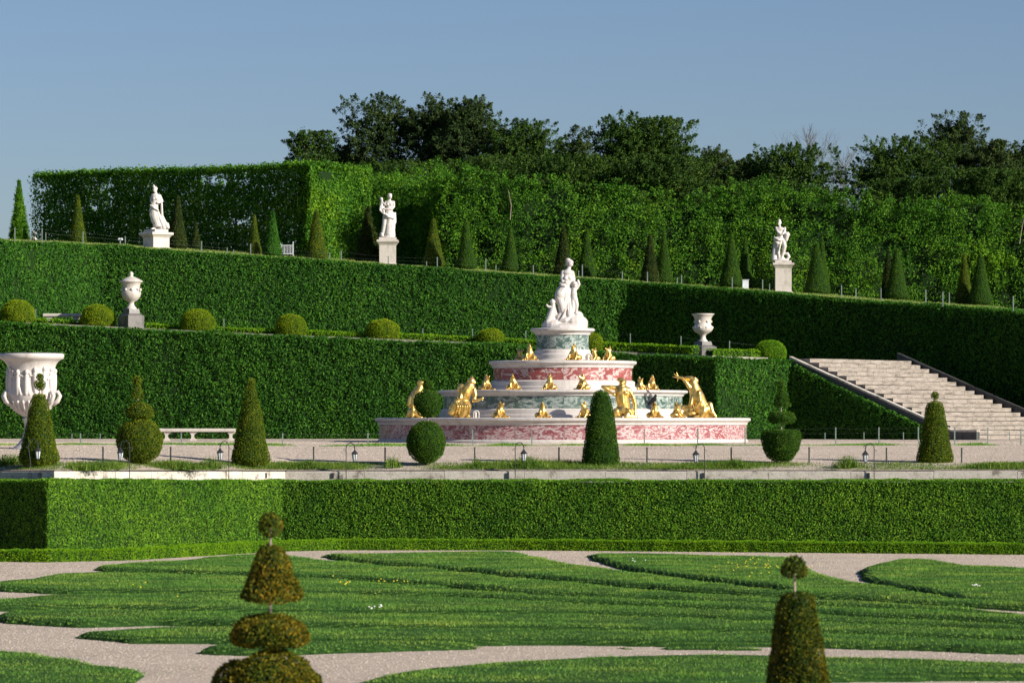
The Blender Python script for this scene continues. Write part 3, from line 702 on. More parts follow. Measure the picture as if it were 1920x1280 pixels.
# ------------------------------------------------------------------ clipped plants
def revolve_leaves(prof, dens, size, mat_leaf, seed=0, tilt=.6, amp=.03, c=(0, 0), fuzz=.0):
    """prof [(r,z)] bottom to top, closed at both ends -> leaf parts + core"""
    Ps, Ns = [], []
    for (r0, z0), (r1, z1) in zip(prof[:-1], prof[1:]):
        L = math.hypot(r1 - r0, z1 - z0); area = PI * (r0 + r1) * L
        n = int(area * dens) + 2
        t = rng.random(n); t = np.where(rng.random(n) < .5, t, t)
        w = r0 + (r1 - r0) * t; a = rng.random(n) * 2 * PI
        nr, nz_ = (z1 - z0) / max(L, 1e-6), -(r1 - r0) / max(L, 1e-6)
        Ps.append(np.stack([w * np.cos(a), w * np.sin(a), z0 + (z1 - z0) * t], 1)); Ns.append(np.stack([nr * np.cos(a), nr * np.sin(a), np.full(n, nz_)], 1))
    P = np.concatenate(Ps); N = np.concatenate(Ns)
    P = P + N * ((vnoise(P + seed * 3.1, 4, 71) - .5) * 2 * amp - rng.exponential(size * .25, len(P)))[:, None]
    P[:, 0] += c[0]; P[:, 1] += c[1]
    V, Fc = leaves(P, N, size, .38, tilt, .1)
    fz = []
    if fuzz > 0:      # shoots sticking outwards
        k = rng.random(len(P)) < .45; Pf, Nf = P[k], N[k]; cl = vnoise(Pf, 7, 75) > .42; Pf, Nf = Pf[cl], Nf[cl]; n_ = len(Pf)
        ax = unit(Nf + rng.normal(0, .4, (n_, 3)) + np.array([0, 0, .25])); sd = unit(np.cross(ax, rng.normal(size=(n_, 3))))
        ln = (fuzz * rng.uniform(.5, 1.5, n_))[:, None]; w_ = size * .22
        V3 = np.stack([Pf - sd * w_, Pf + sd * w_, Pf + ax * ln + sd * w_ * .6, Pf + ax * ln - sd * w_ * .6], 1).reshape(-1, 3)
        fz = [(V3, np.arange(n_ * 4).reshape(n_, 4), 0)]
    zm = (prof[0][1] + prof[-1][1]) / 2; hz_ = max(.01, prof[-1][1] - zm); kz = max(.3, 1 - (amp + size * .5) / hz_)
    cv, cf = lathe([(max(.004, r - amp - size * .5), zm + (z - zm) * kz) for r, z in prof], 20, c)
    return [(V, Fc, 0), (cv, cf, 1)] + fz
def cone_prof(r0, r1, z0, z1, dome=.6):
    p = [(r0 * .72, z0), (r0 * .96, z0 + .06 * (z1 - z0)), (r0, z0 + .1 * (z1 - z0))]
    for t in (.4, .7, .9): p.append((r0 + (r1 - r0) * t, z0 + (z1 - z0) * t))
    p += [(r1 * .95, z1 - r1 * .35 * dome), (r1 * .6, z1 - r1 * .08), (.01, z1)]
    return p
def ball_prof(r, zc, h=None, n=10, flat_bot=0, flat_top=0):
    h = h or r
    return [(max(.01, r * math.sin(PI * i / n)), zc - h * math.cos(PI * i / n)) for i in range(n + 1)]
# cones of the upper terrace: px, top y, width px, depth, material, label
CN = [
 (36, 338, 37, 186, 'hedge_wild', 'leafy pale green cone standing alone against the sky at far left'),
 (146, 366, 34, 184, 'yew_tip', 'brownish cone left of the square cut hedge block front'),
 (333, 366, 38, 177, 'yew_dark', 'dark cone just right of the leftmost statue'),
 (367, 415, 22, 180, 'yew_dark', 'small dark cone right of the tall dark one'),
 (477, 402, 28, 175, 'yew_tip', 'slim brownish cone left of a greener cone'),
 (511, 396, 38, 172, 'hedge', 'green cone with a stubby top beside the pale gate'),
 (593, 392, 44, 173, 'yew_tip', 'olive cone in front of the bright end of the hedge block'),
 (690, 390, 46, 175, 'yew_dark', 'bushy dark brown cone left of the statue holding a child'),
 (813, 410, 44, 174.4, 'yew_tip', 'olive green cone right of the statue holding a child'),
 (874, 410, 40, 173, 'yew', 'green cone at the left end of the shaggy hedge'),
 (957, 427, 38, 175.2, 'yew', 'dull green cone left of the fountain statue'),
 (1056, 425, 38, 174, 'yew_dark', 'dark cone directly above the fountain statue head'),
 (1100, 430, 38, 175.2, 'yew', 'dull cone just right of the fountain statue head'),
 (1219, 440, 36, 173, 'yew_dark', 'shaded cone touching a paler slim cone'),  # shade here is put into the dark leaf colour
 (1245, 433, 34, 175.3, 'yew', 'slim paler cone touching a shaded cone'),
 (1371, 440, 46, 174.4, 'yew', 'broad cone beside the small white box'),
 (1397, 443, 34, 175.3, 'yew', 'slim cone behind the small white box'),
 (1541, 446, 34, 175.3, 'yew', 'pointed cone rising behind a broader cone right of the statue with a basket'),
 (1531, 456, 50, 174.3, 'yew', 'broad cone right of the statue with a basket'),
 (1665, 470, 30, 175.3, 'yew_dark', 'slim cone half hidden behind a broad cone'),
 (1681, 465, 48, 174.3, 'yew', 'broad cone hiding a slim one, second broad cone from the right'),
 (1808, 475, 36, 175.3, 'yew_tip', 'slim brownish cone next to the rightmost broad cone'),
 (1838, 474, 48, 174.3, 'yew', 'rightmost broad cone of the upper terrace'),
]
for i, (px, yt, w, D, mt, lab) in enumerate(CN):
    x = X(px, D); gz = float(top_z(x, D)) - .05; H = Z(yt, D) - gz; r = w / 2 * D / F
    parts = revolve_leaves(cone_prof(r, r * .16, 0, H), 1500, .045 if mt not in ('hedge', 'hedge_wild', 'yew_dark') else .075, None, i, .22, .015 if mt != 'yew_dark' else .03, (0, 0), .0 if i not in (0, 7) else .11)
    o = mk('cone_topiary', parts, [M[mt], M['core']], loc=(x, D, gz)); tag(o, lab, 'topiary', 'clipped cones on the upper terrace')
# box balls of the lower ramp
BL = [(33, 562, 66, 'box ball beside the upper stone bench at far left'), (184, 570, 66, 'box ball left of the lidded urn'), (371, 579, 66, 'box ball right of the lidded urn'), (546, 588, 60, 'box ball, second to the right of the lidded urn'),
      (718, 598, 66, 'box ball about midway between lidded urn and fountain'), (920, 615, 54, 'box ball nearest the left side of the fountain statue'), (1112, 624, 40, 'box ball half hidden by the top fountain drum'), (1444, 637, 62, 'rounded dark bush above the stair top, right of the open urn')]
for i, (px, yt, w, lab) in enumerate(BL):
    x0 = X(px, 152); D = float(np.interp(x0, H1[:, 0], H1[:, 1])) + 2.1; x = X(px, D); gz = float(ramp1(x)) - .08
    r = w / 2 * D / F; H = Z(yt, D) - gz
    prof = [(r * .82, 0), (r * .97, H * .2), (r, H * .42), (r * .93, H * .62), (r * .75, H * .82), (r * .45, H * .95), (.01, H)]
    o = mk('box_ball', revolve_leaves(prof, 2400, .04, None, i, .4, .03, (0, 0), .03), [M['box'] if i < 7 else M['box_edge'], M['core']], loc=(x, D, gz)); tag(o, lab, 'bush', 'box balls on the lower walk')
# low box edging on the walk and stone coping
def walk_edges():
    segs = [((-60, 20), .26, 'low box edging left of the first box ball'), ((58, 150), .24, 'low box edging below the upper bench'), ((275, 345), .26, 'low box edging between lidded urn and box ball'), ((405, 520), .26, 'low box edging between two box balls right of the lidded urn'),
            ((575, 690), .28, 'low box edging left of the midway box ball'), ((750, 900), .30, 'low box edging right of the midway box ball'), ((945, 1010), .30, 'low box edging just left of the top fountain drum'),
            ((1130, 1298), .40, 'low box edging left of the open urn'), ((1338, 1440), .34, 'bright low box edging right of the open urn')]
    for (a, b), h, lab in segs:
        pts = []
        for px in np.linspace(a, b, 4):
            D = float(np.interp(X(px, 151), H1[:, 0], H1[:, 1])) + 2.0; pts.append((X(px, D), D))
        pts = np.array(pts); zb = np.array([float(ramp1(p[0])) - .1 for p in pts])
        hedge('box_edging', pts, zb, zb + h + .1, .5, 700, .06, M['box_edge'], lab, amp=.03, lump=2, group='low box edging on the lower walk')
    pts = []
    pv = []
    for px in np.arange(-100, 1441, 35):
        D = float(np.interp(X(px, 151), H1[:, 0], H1[:, 1])) + 1.45; pv.append((X(px, D), D))
    parts = []
    for (xa, ya), (xb, yb) in zip(pv[:-1], pv[1:]):
        za, zb_ = float(ramp1(xa)), float(ramp1(xb)); g = .01
        v = np.array([(xa + g, ya, za - .2), (xb, yb, zb_ - .2), (xb, yb + .35, zb_ - .2), (xa + g, ya + .35, za - .2), (xa + g, ya, za + .05), (xb, yb, zb_ + .05), (xb, yb + .35, zb_ + .05), (xa + g, ya + .35, za + .05)])
        parts.append((v, [(0, 1, 5, 4), (4, 5, 6, 7), (1, 2, 6, 5), (3, 7, 6, 2), (0, 4, 7, 3)], 0))
    tag(mk('stone_coping', parts, [M['coping']]), 'grey stone coping along the top of the lower hedge bank', 'kerb')
walk_edges()

# ------------------------------------------------------------------ stairs
def stairs():
    root = empty('staircase', (A[0], A[1], zB), 0, 'wide worn stone staircase descending from the walk at right', 'stairs')
    o0 = np.array([A[0], A[1], zB])
    parts = []; run = RUN / NST; rise = (zA - zB) / NST
    for i in range(NST):
        zt = zA - i * rise; a = A + U * (i * run); l = run + .028
        seg = [0]; 
        while seg[-1] < WID: seg.append(min(WID, seg[-1] + random.uniform(1.1, 1.9)))
        for s0, s1 in zip(seg[:-1], seg[1:]):
            c = a + U * (l / 2) + W * ((s0 + s1) / 2); dz = random.uniform(-.006, .006)
            hh_ = rise - .022
            v, f = box(c[0] - A[0], c[1] - A[1], zt - hh_ / 2 - zB + dz, l + .02, s1 - s0 - .012, hh_, math.atan2(U[1], U[0]))
            parts.append((v, f, 0))
        c = a + U * (run / 2 - .02) + W * (WID / 2)
        v, f = box(c[0] - A[0], c[1] - A[1], (zt - .1 - zB) / 2 - .1, run, WID - .02, max(.02, zt - .06 - zB + .2), math.atan2(U[1], U[0]))
        parts.append((v, f, 0))
    mk('steps', parts, [M['step']], root)
    for side, nm in ((-1, 'left'), (1, 'right')):
        off_ = W * (-.2 if side < 0 else WID + .22); t = .17
        p = []
        slope = (zA - zB) / RUN; hw = .07 if side < 0 else .32
        for s, zz in ((-.3, zA + hw - .06), (RUN - .55, zA - slope * (RUN - .55) + hw), (RUN + .55, zA - slope * (RUN - .55) + hw)):
            c = A + U * s + off_; p.append((c, zz))
        vv = []
        for c, zz in p:
            for w_ in (-t / 2, t / 2):
                q_ = c + W * w_; vv.append((q_[0] - A[0], q_[1] - A[1], -.3)); vv.append((q_[0] - A[0], q_[1] - A[1], zz - zB))
        f = [(0, 1, 3, 2)]
        for k in (0, 4): f += [(k + 1, k + 5, k + 7, k + 3), (k, k + 4, k + 5, k + 1), (k + 2, k + 3, k + 7, k + 6)]
        f.append((8, 10, 11, 9))
        mk('side_wall', [(np.array(vv), f, 0)], [M['wall_dark']], root)
        # coping stones on the wall
        cp = []
        for (c0, z0_), (c1, z1_) in zip(p[:-1], p[1:]):
            L = np.hypot(*(c1 - c0)); n = max(1, int(L / 1.5))
            for k in range(n):
                q0 = c0 + (c1 - c0) * (k + .006) / n; q1 = c0 + (c1 - c0) * (k + .994) / n
                a0 = z0_ + (z1_ - z0_) * k / n; a1 = z0_ + (z1_ - z0_) * (k + 1) / n
                vs = []
                for q_, zz in ((q0, a0), (q1, a1)):
                    for w_ in (-.12, .12):
                        r_ = q_ + W * w_ - A
                        vs += [(r_[0], r_[1], zz - zB + .003), (r_[0], r_[1], zz - zB + .075)]
                cp.append((np.array(vs), [(0, 1, 3, 2), (4, 6, 7, 5), (1, 5, 7, 3), (0, 4, 5, 1), (2, 3, 7, 6), (0, 2, 6, 4)], 0))
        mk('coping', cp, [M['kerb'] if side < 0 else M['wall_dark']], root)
stairs()

# ------------------------------------------------------------------ kerb of the terrace
def kerb():
    root = empty('terrace_kerb', (0, 112, 0), 0, 'long pale weathered stone kerb running above the front hedge', 'kerb')
    pl = [(x, k) for x, k in zip(K0[:, 0], K0[:, 1] + 1.45)]; parts = []
    for (xa, ya), (xb, yb) in zip(pl[:-1], pl[1:]):
        L = math.hypot(xb - xa, yb - ya); n = max(1, round(L / 2.4)); d = np.array([xb - xa, yb - ya]) / L; nn = np.array([d[1], -d[0]])
        for k in range(n):
            s0 = L * k / n + .006; s1 = L * (k + 1) / n - .006
            p0 = np.array([xa, ya]) + d * s0; p1 = np.array([xa, ya]) + d * s1
            z0_ = EYE - 93 * p0[1] / F; z1_ = EYE - 93 * p1[1] / F; dz = random.uniform(-.008, .008)
            q0 = p0 - nn * .45; q1 = p1 - nn * .45
            v = np.array([(*p0, 0), (*p1, 0), (*q1, 0), (*q0, 0), (*p0, z0_ + dz - .015), (*p1, z1_ + dz - .015), (*q1, z1_ + dz), (*q0, z0_ + dz), (*(p0 - nn * .02), z0_ + dz), (*(p1 - nn * .02), z1_ + dz)])
            v[:, 1] -= 112
            parts.append((v, [(0, 1, 5, 4), (4, 5, 9, 8), (8, 9, 6, 7), (1, 2, 6, 9, 5), (0, 4, 8, 7, 3), (3, 7, 6, 2)], 0))
    mk('stone_blocks', parts, [M['kerb']], root)
    for px in (498, 622, 951, 1315, 1618):      # small dark drain slots
        x = X(px, 116); y = float(Kk(x)) - .012; z = Z(891, y)
        mk('drain_slot', [(*box(x, y - 112, z, .07, .03, .16), 0)], [M['iron']], root)
kerb()
# weeds in the bed along the kerb and grass strip before the fountain, verge grass on top
def strip(name, n, fpos, h, mat, label, w=(.012, .03), lean=.5, clump=.7):
    P = fpos(n); t = vnoise(P, clump, 81); k = rng.random(len(P)) < (t * 2.6 - .6).clip(.08, 1); P = P[k]; t = t[k]
    hh_ = h * (.35 + t ** 2 * 1.9) * rng.uniform(.5, 1.3, len(P))
    V, Fc = blades(P, hh_, rng.uniform(*w, len(P)), lean)
    tag(mk(name, [(V, Fc, 0)], [mat]), label, 'grass', kind='stuff')
def f_bed(n):
    x = rng.uniform(-18, 18, n); D = Kk(x) + .45 + rng.random(n) ** 1.2 * 1.9
    return np.column_stack([x, D, terr(x, D) - .01])
strip('weeds', 80000, f_bed, .11, M['weed'], 'rough grass and weeds in the bed along the kerb', (.012, .03), .6, .6)
def f_kerbfoot(n):
    x = rng.uniform(-17, 17, n); D = K(x) + .5 + rng.random(n) * .85
    return np.column_stack([x, D, np.array([EYE - 112 * d / F for d in D]) - .0])
strip('hedge_top_grass', 16000, f_kerbfoot, .07, M['weed'], 'thin yellowish shoots growing on top of the front hedge', (.012, .025), .7, 1.5)
def f_fount(n):
    x = rng.uniform(-22, 22, n); D = 126.9 + rng.random(n) * .9
    return np.column_stack([x, D, terr(x, D) - .01])
strip('grass_strip', 42000, f_fount, .05, M['grass'], 'thin strip of grass running in front of the fountain', (.02, .04), .5, .9)
def f_top(n):
    x = rng.uniform(-26, 26, n); e = np.interp(x, H2[:, 0], H2[:, 1]); D = e + .7 + rng.random(n) * 16
    return np.column_stack([x, D, top_z(x, D) - .01])
strip('verge_grass', 130000, f_top, .07, leaf_mat('verge_blades', (.10, .16, .03), (.20, .27, .07), (.36, .38, .15), trans=.3), 'pale rough grass of the upper terrace verge', (.025, .05), .6, .8)

# taller leafy weed clumps
def weed_clump(px, h, w, seed, label):
    x = X(px, 117); D = float(Kk(x)) + 1.0; x = X(px, D); z = float(terr(x, D)); n = int(260 * w / .4)
    P = np.column_stack([rng.normal(0, w * .5, n), rng.normal(0, .2, n), np.zeros(n)])
    hh_ = h * np.exp(-(P[:, 0] / w) ** 2) * rng.uniform(.5, 1.2, n)
    V, Fc = blades(P, hh_, rng.uniform(.012, .03, n), .35)
    Q = P + np.column_stack([rng.normal(0, .05, n), rng.normal(0, .05, n), rng.random(n) * hh_ * .8])
    V2, F2 = leaves(Q, np.tile([0, -.3, 1.], (n, 1)), .06, .5, .8)
    o = mk('weed_clump', [(V, Fc, 0), (V2, F2, 0)], [M['weed']], loc=(x, D, z)); tag(o, label, 'weeds', 'tall weed clumps in the kerb bed', 'stuff')
for i, (px, h, w, lab) in enumerate([(335, .34, .9, 'dark leafy weed clump between the ball topiary and the stone bench'), (155, .25, .7, 'pale weeds right of the leftmost topiary'), (395, .42, .4, 'tall seeding grass in front of the bench'), (580, .28, .6, 'pale weeds between two lanterns left of the fountain'),
                                  (735, .42, .3, 'tall thin weed left of the double ball topiary'), (895, .35, .18, 'single weed sprig on the gravel edge'), (990, .40, .7, 'feathery grass clump right of the central lantern'), (1380, .35, .4, 'sparse pale weeds left of the bowl topiary'),
                                  (1590, .42, .5, 'pale bushy weed left of the rightmost lantern'), (1860, .22, .8, 'green weeds near the right edge'), (20, .35, .8, 'tangled weeds at the foot of the large vase')]): weed_clump(px, h, w, i, lab)

# ------------------------------------------------------------------ mid topiaries
def topi(name, px, D, pieces, trunk_y, mat, label, ybase=872, dens=2200, size=.04, rz=0, group='topiaries in the bed along the kerb', ground=None, amp=.022, tm='bark_pale', tr=.03, tl=.4, fz=.035):
    x = X(px, D); gz = float(terr(x, D)) if ground is None else ground
    root = empty(name, (x, D, gz), 0, label, 'topiary', group)
    s = D / F
    def zz(y): return Z(y, D) - gz
    for k, pc in enumerate(pieces):
        kind, cx, y0, y1, w0, w1 = pc      # y0 top, y1 bottom ; w0 top width, w1 bottom width
        zt, zb = zz(y0), zz(y1); c = ((cx - px) * s, 0)
        if kind == 'ball': prof = ball_prof(w0 / 2 * s, (zt + zb) / 2, (zt - zb) / 2)
        elif kind == 'cone': prof = cone_prof(w1 / 2 * s, w0 / 2 * s, zb, zt)
        elif kind == 'bell':
            r = w1 / 2 * s; q0 = w0 / w1; h = zt - zb
            prof = [(r * .8, zb), (r * .97, zb + h * .04)] + [(r * (q0 + (1 - q0) * f_), zt - h * t_) for t_, f_ in ((.88, .97), (.7, .86), (.5, .70), (.34, .55), (.18, .36), (.08, .22), (.03, .08))] + [(r * q0 * .7, zt - h * .008), (.01, zt)]
        elif kind == 'disc':
            r = w0 / 2 * s; h = zt - zb; prof = [(r * .5, zb), (r * .9, zb + h * .08), (r, zb + h * .4), (r * .93, zb + h * .8), (r * .7, zt - .01), (.01, zt)]
        elif kind == 'dome':
            r = w0 / 2 * s; h = zt - zb; prof = [(r * .55, zb), (r * .95, zb + h * .12), (r, zb + h * .3), (r * .88, zb + h * .62), (r * .6, zb + h * .86), (.01, zt)]
        elif kind == 'bowl':
            r = w0 / 2 * s; h = zt - zb; prof = [(r * .3, zb), (r * .62, zb + h * .12), (r * .88, zb + h * .38), (r * .99, zb + h * .7), (r, zb + h * .92), (r * .9, zt - .01), (.01, zt)]
        mk('foliage', revolve_leaves(prof, dens, size, None, k + px, tl, amp, c, fz), [M[mat], M['core']], root)
    y_top, y_bot = trunk_y
    mk('trunk', [(*tube([(0, 0, zz(y_bot)), (.01, 0, zz(y_bot) * .5), ((pieces[0][1] - px) * s, 0, zz(y_top))], [tr * 1.3, tr, tr * .6], 8), 0)], [M[tm]], root)
    return root
topi('topiary', 73, 109.6, [('ball', 75, 699, 713, 14, 14), ('ball', 75, 711, 732, 21, 21), ('cone', 73, 738, 872, 26, 76)], (705, 874), 'yew_tip', 'truncated cone topiary with two small knobs, in front of the large vase')
topi('topiary', 262, 112.6, [('ball', 257, 704, 721, 18, 18), ('cone', 257, 719, 748, 12, 26), ('dome', 262, 752, 784, 52, 52), ('ball', 262, 783, 869, 87, 87)], (710, 874), 'yew_tip', 'topiary of a big ball, a dome and a small cone, left of the bench')
topi('topiary', 470, 116.6, [('ball', 472, 708, 724, 15, 15), ('cone', 471, 721, 746, 14, 24), ('cone', 470, 748, 872, 30, 72)], (715, 874), 'yew_tip', 'tall cone topiary with stacked knob, right of the stone bench')
topi('topiary', 800, 118, [('ball', 803, 711, 729, 20, 20), ('ball', 801, 729, 783, 52, 52), ('ball', 799, 789, 869, 73, 73)], (715, 873), 'yew', 'topiary of two stacked balls before the left side of the fountain')
topi('topiary', 1127, 117.5, [('bell', 1127, 731, 878, 22, 70)], (800, 880), 'yew', 'plain smooth cone topiary before the right side of the fountain')
topi('topiary', 1465, 117, [('ball', 1464, 713, 731, 15, 15), ('cone', 1466, 727, 762, 12, 34), ('disc', 1466, 772, 793, 50, 50), ('bowl', 1465, 806, 866, 75, 75)], (720, 875), 'yew', 'topiary with bowl, disc and small cone, right of the fountain')
topi('topiary', 1753, 116.6, [('ball', 1753, 734, 749, 15, 15), ('cone', 1753, 752, 873, 30, 68)], (740, 876), 'yew_tip', 'cone topiary with ball tip in front of the stairs')
# foreground topiaries, out of focus
topi('topiary', 505, 46, [('ball', 507, 964, 1002, 44, 44), ('cone', 508, 1020, 1128, 40, 120), ('dome', 506, 1147, 1210, 148, 148), ('dome', 504, 1218, 1345, 220, 220)], (980, 1384), 'yew_brown', 'near blurred brownish topiary of ball, bell and stacked domes at lower left', dens=3000, size=.045, ground=0, tl=.45, fz=.03, group='blurred topiaries in the foreground', amp=.05, tr=.024)
topi('topiary', 1492, 48, [('dome', 1489, 1042, 1081, 48, 48), ('bell', 1495, 1110, 1352, 46, 126)], (1050, 1360), 'yew_olive', 'near blurred olive topiary cone with small ball on a stem at lower right', dens=3000, size=.045, ground=0, tl=.45, fz=.03, group='blurred topiaries in the foreground', amp=.045, tr=.024)

# ------------------------------------------------------------------ fences
def fence(label, posts, mat='stake', r=.02, wires=(.9,), post_h=None):
    """posts: list of (px, ytop, D, zfunc)"""
    x0, D0 = X(posts[0][0], posts[0][2]), posts[0][2]; z00 = posts[0][3]
    root = empty('wire_fence', (x0, D0, z00), 0, label, 'fence')
    tops = []
    for px, yt, D, zg in posts:
        x = X(px, D); zt = Z(yt, D); ht = max(.25, zt - zg)
        mk('post', [(*box(0, 0, ht / 2, r * 2, r * 1.2, ht), 0), (*box(0, 0, ht - .02, r * 2.3, r * 1.5, .03), 0)], [M[mat]], root, loc=(x - x0, D - D0, zg - z00))
        tops.append((x - x0, D - D0, zg - z00 + ht))
    parts = []
    for w in wires:
        for a, b in zip(tops[:-1], tops[1:]):
            a2 = Vector(a) - Vector((0, 0, w)); b2 = Vector(b) - Vector((0, 0, w)); m = (a2 + b2) / 2 - Vector((0, 0, .02))
            parts.append((*tube([a2, m, b2], .0016, 4, False), 0))
    mk('wire', parts, [M['wire']], root)
    return root
def tz(px, D): return float(terr(X(px, D), D))
fr = []
for px, yt in [(-20, 836), (193, 837), (320, 837), (455, 838), (588, 837), (722, 838), (890, 838), (1048, 838), (1213, 838), (1371, 838), (1517, 838), (1662, 839), (1803, 839), (1950, 840)]:
    D = float(Kk(X(px, 116))) + 2.5; fr.append((px, yt, D, tz(px, D)))
fence('low wire fence on dark stakes behind the kerb bed', fr, 'stake_dark', .022, (.03,))
fence('low wire fence on grey stakes in the grass strip before the fountain', [(px, yt, 127.3, tz(px, 127.3)) for px, yt in [(-20, 812), (151, 812), (340, 811), (530, 812), (690, 811), (886, 805), (997, 804), (1208, 804), (1308, 803), (1397, 802), (1567, 801), (1648, 801), (1722, 800), (1790, 800), (1852, 801), (1914, 803)]], 'stake', .02, (.03,))
fence('sparse wire fence at the foot of the lower hedge bank', [(px, yt, 143, tz(px, 143)) for px, yt in [(135, 818), (188, 820), (1547, 811), (1620, 810), (1694, 810), (1832, 811), (1893, 808)]], 'stake', .015, (.03,))
wk = []
for px, yt in [(-60, 572), (67, 579), (420, 597), (793, 616), (886, 616), (986, 620), (1182, 625), (1277, 630), (1368, 639), (1430, 645)]:
    D = float(np.interp(X(px, 151), H1[:, 0], H1[:, 1])) + 3.0; wk.append((px, yt, D, float(ramp1(X(px, D))) - .05))
fence('thin wire fence along the lower walk behind the box balls', wk, 'stake', .018, (.05,))
tf = []
for px, yt in [(-30, 428), (28, 427), (79, 428), (156, 434), (235, 443), (378, 452), (470, 457), (618, 474), (640, 470), (728, 480), (820, 482), (911, 485), (1000, 497), (1092, 496), (1167, 510), (1214, 510), (1278, 516), (1373, 520), (1430, 524), (1578, 535), (1605, 541), (1736, 543), (1768, 547), (1900, 555), (1990, 562)]:
    x = X(px, 165); D = float(np.interp(x, H2[:, 0], H2[:, 1])) + 1.2; tf.append((px, yt, D, float(top_z(X(px, D), D)) - .05))
fence('thin wire fence along the edge of the upper terrace', tf, 'stake', .022, (.04,))
bk_ = []
for px, yt in [(86, 436), (426, 464), (438, 470), (800, 490), (930, 497), (1085, 507), (1270, 520), (1443, 532), (1652, 540), (1780, 548)]:
    D = float(np.interp(X(px, 165), H2[:, 0], H2[:, 1])) + 3.6; bk_.append((px, yt, D, float(top_z(X(px, D), D)) - .05))
fence('second shorter wire fence set back on the upper terrace', bk_, 'stake', .018, (.04,))

# ------------------------------------------------------------------ lanterns on shepherd hooks
def lantern(px, py_top, flip, label, bend=0):
    x = X(px, 115); D = float(Kk(x)) - .1; x = X(px, D); zb = EYE - 105 * D / F - .35; zt = Z(py_top, D); H = zt - zb
    root = empty('hook_lantern', (x, D, zb), 0, label, 'lantern', 'hook lanterns along the kerb'); f = flip
    pts = [(0, 0, 0), (bend * .5, 0, H * .5), (bend, 0, H - .26)]
    for a in np.linspace(0, PI, 9): pts.append((bend + f * (.13 - .13 * math.cos(a)), 0, H - .16 + .16 * math.sin(a)))
    mk('hook_pole', [(*tube(pts, .0125, 6), 0)], [M['iron']], root)
    curl = [(bend - f * (.03 + (.06 - .012 * k * .5) * (math.cos(k * .7)) * .9), 0, H - .24 + (.06 - .006 * k) * math.sin(k * .7)) for k in range(9)]
    curl2 = [(bend + f * (.26 + .05 * math.cos(k * .7) + .02), 0, H - .12 + (.05 - .004 * k) * math.sin(k * .7)) for k in range(8)]
    mk('scroll', [(*tube(curl, .008, 5), 0), (*tube(curl2, .008, 5), 0)], [M['iron']], root)
    lx = bend + f * .26; lz = H - .22
    roof = mk('lantern_roof', [(*lathe([(.10, lz - .12), (.105, lz - .105), (.045, lz - .03), (.02, lz), (.012, lz + .05), (.001, lz + .055)], 6, (lx, 0)), 0)], [M['iron']], root)
    mk('lantern_glass', [(*lathe([(.001, lz - .33), (.045, lz - .33), (.078, lz - .122), (.001, lz - .121)], 6, (lx, 0)), 0)], [M['glass']], root)
    bars = [(*tube([(lx + .05 * math.cos(a), .05 * math.sin(a), lz - .335), (lx + .083 * math.cos(a), .083 * math.sin(a), lz - .12)], .007, 4), 0) for a in np.arange(6) * PI / 3]
    bars.append((*lathe([(.001, lz - .36), (.03, lz - .36), (.055, lz - .335), (.001, lz - .33)], 6, (lx, 0)), 0))
    mk('lantern_frame', bars, [M['iron']], root)
lantern(61, 823, 1, 'hook lantern leaning in front of the leftmost topiary', -.11)
lantern(243, 826, -1, 'hook lantern in front of the big ball topiary')
lantern(429, 827, -1, 'hook lantern left of the cone topiary by the bench')
lantern(649, 830, 1, 'hook lantern between the bench and the double ball topiary')
lantern(966, 829, 1, 'hook lantern with bright glass before the middle of the fountain', 0)
lantern(1321, 831, -1, 'hook lantern before the right end of the fountain')
lantern(1639, 831, -1, 'hook lantern left of the cone topiary by the stairs')

# ------------------------------------------------------------------ benches
def bench(px0, px1, ytop, D, zg, label, legs):
    x0, x1 = X(px0, D), X(px1, D); zt = Z(ytop, D); H = zt - zg
    root = empty('stone_bench', ((x0 + x1) / 2, D, zg), 0, label, 'bench'); L = x1 - x0
    w = .5
    prof = [(-w / 2 + .03, H - .13), (-w / 2, H - .10), (-w / 2, H - .03), (-w / 2 + .02, H), (w / 2 - .02, H), (w / 2, H - .03), (w / 2, H - .10), (w / 2 - .03, H - .13)]
    v = np.array([(-L / 2, y, z) for y, z in prof] + [(L / 2, y, z) for y, z in prof]); n = len(prof)
    f = [(i, i + n, (i + 1) % n + n, (i + 1) % n) for i in range(n)] + [tuple(range(n)), tuple(range(2 * n - 1, n - 1, -1))]
    mk('seat', [(v, f, 0)], [M['stone']], root)
    for lp in legs:
        lx = X(lp, D) - (x0 + x1) / 2; h = H - .133
        pts = [(.13, 0), (.13, .05), (.075, .10), (.05, h * .45), (.075, h * .75), (.15, h - .04), (.16, h)]
        out = [(a, z) for a, z in pts] + [(-a * .55, z) for a, z in reversed(pts)]
        m = len(out); v = np.array([(lx + a, -.17, z) for a, z in out] + [(lx + a, .17, z) for a, z in out])
        f = [(i, (i + 1) % m, (i + 1) % m + m, i + m) for i in range(m)]
        # cap faces as quads strip
        k = len(pts)
        for i in range(k - 1):
            a0, a1, b1, b0 = i, i + 1, m - 2 - i, m - 1 - i
            f.append((a0, b0, b1, a1)); f.append((a0 + m, a1 + m, b1 + m, b0 + m))
        mk('leg', [(v, f, 0)], [M['stone']], root)
bench(299, 441, 803, 140, tz(370, 140), 'long white stone bench before the lower hedge bank at left', (312, 361, 432))
Dw = 154.2
bench(82, 152, 588, Dw, float(ramp1(X(115, Dw))) - .1, 'pale stone bench on the lower walk between two box balls', (92, 142))

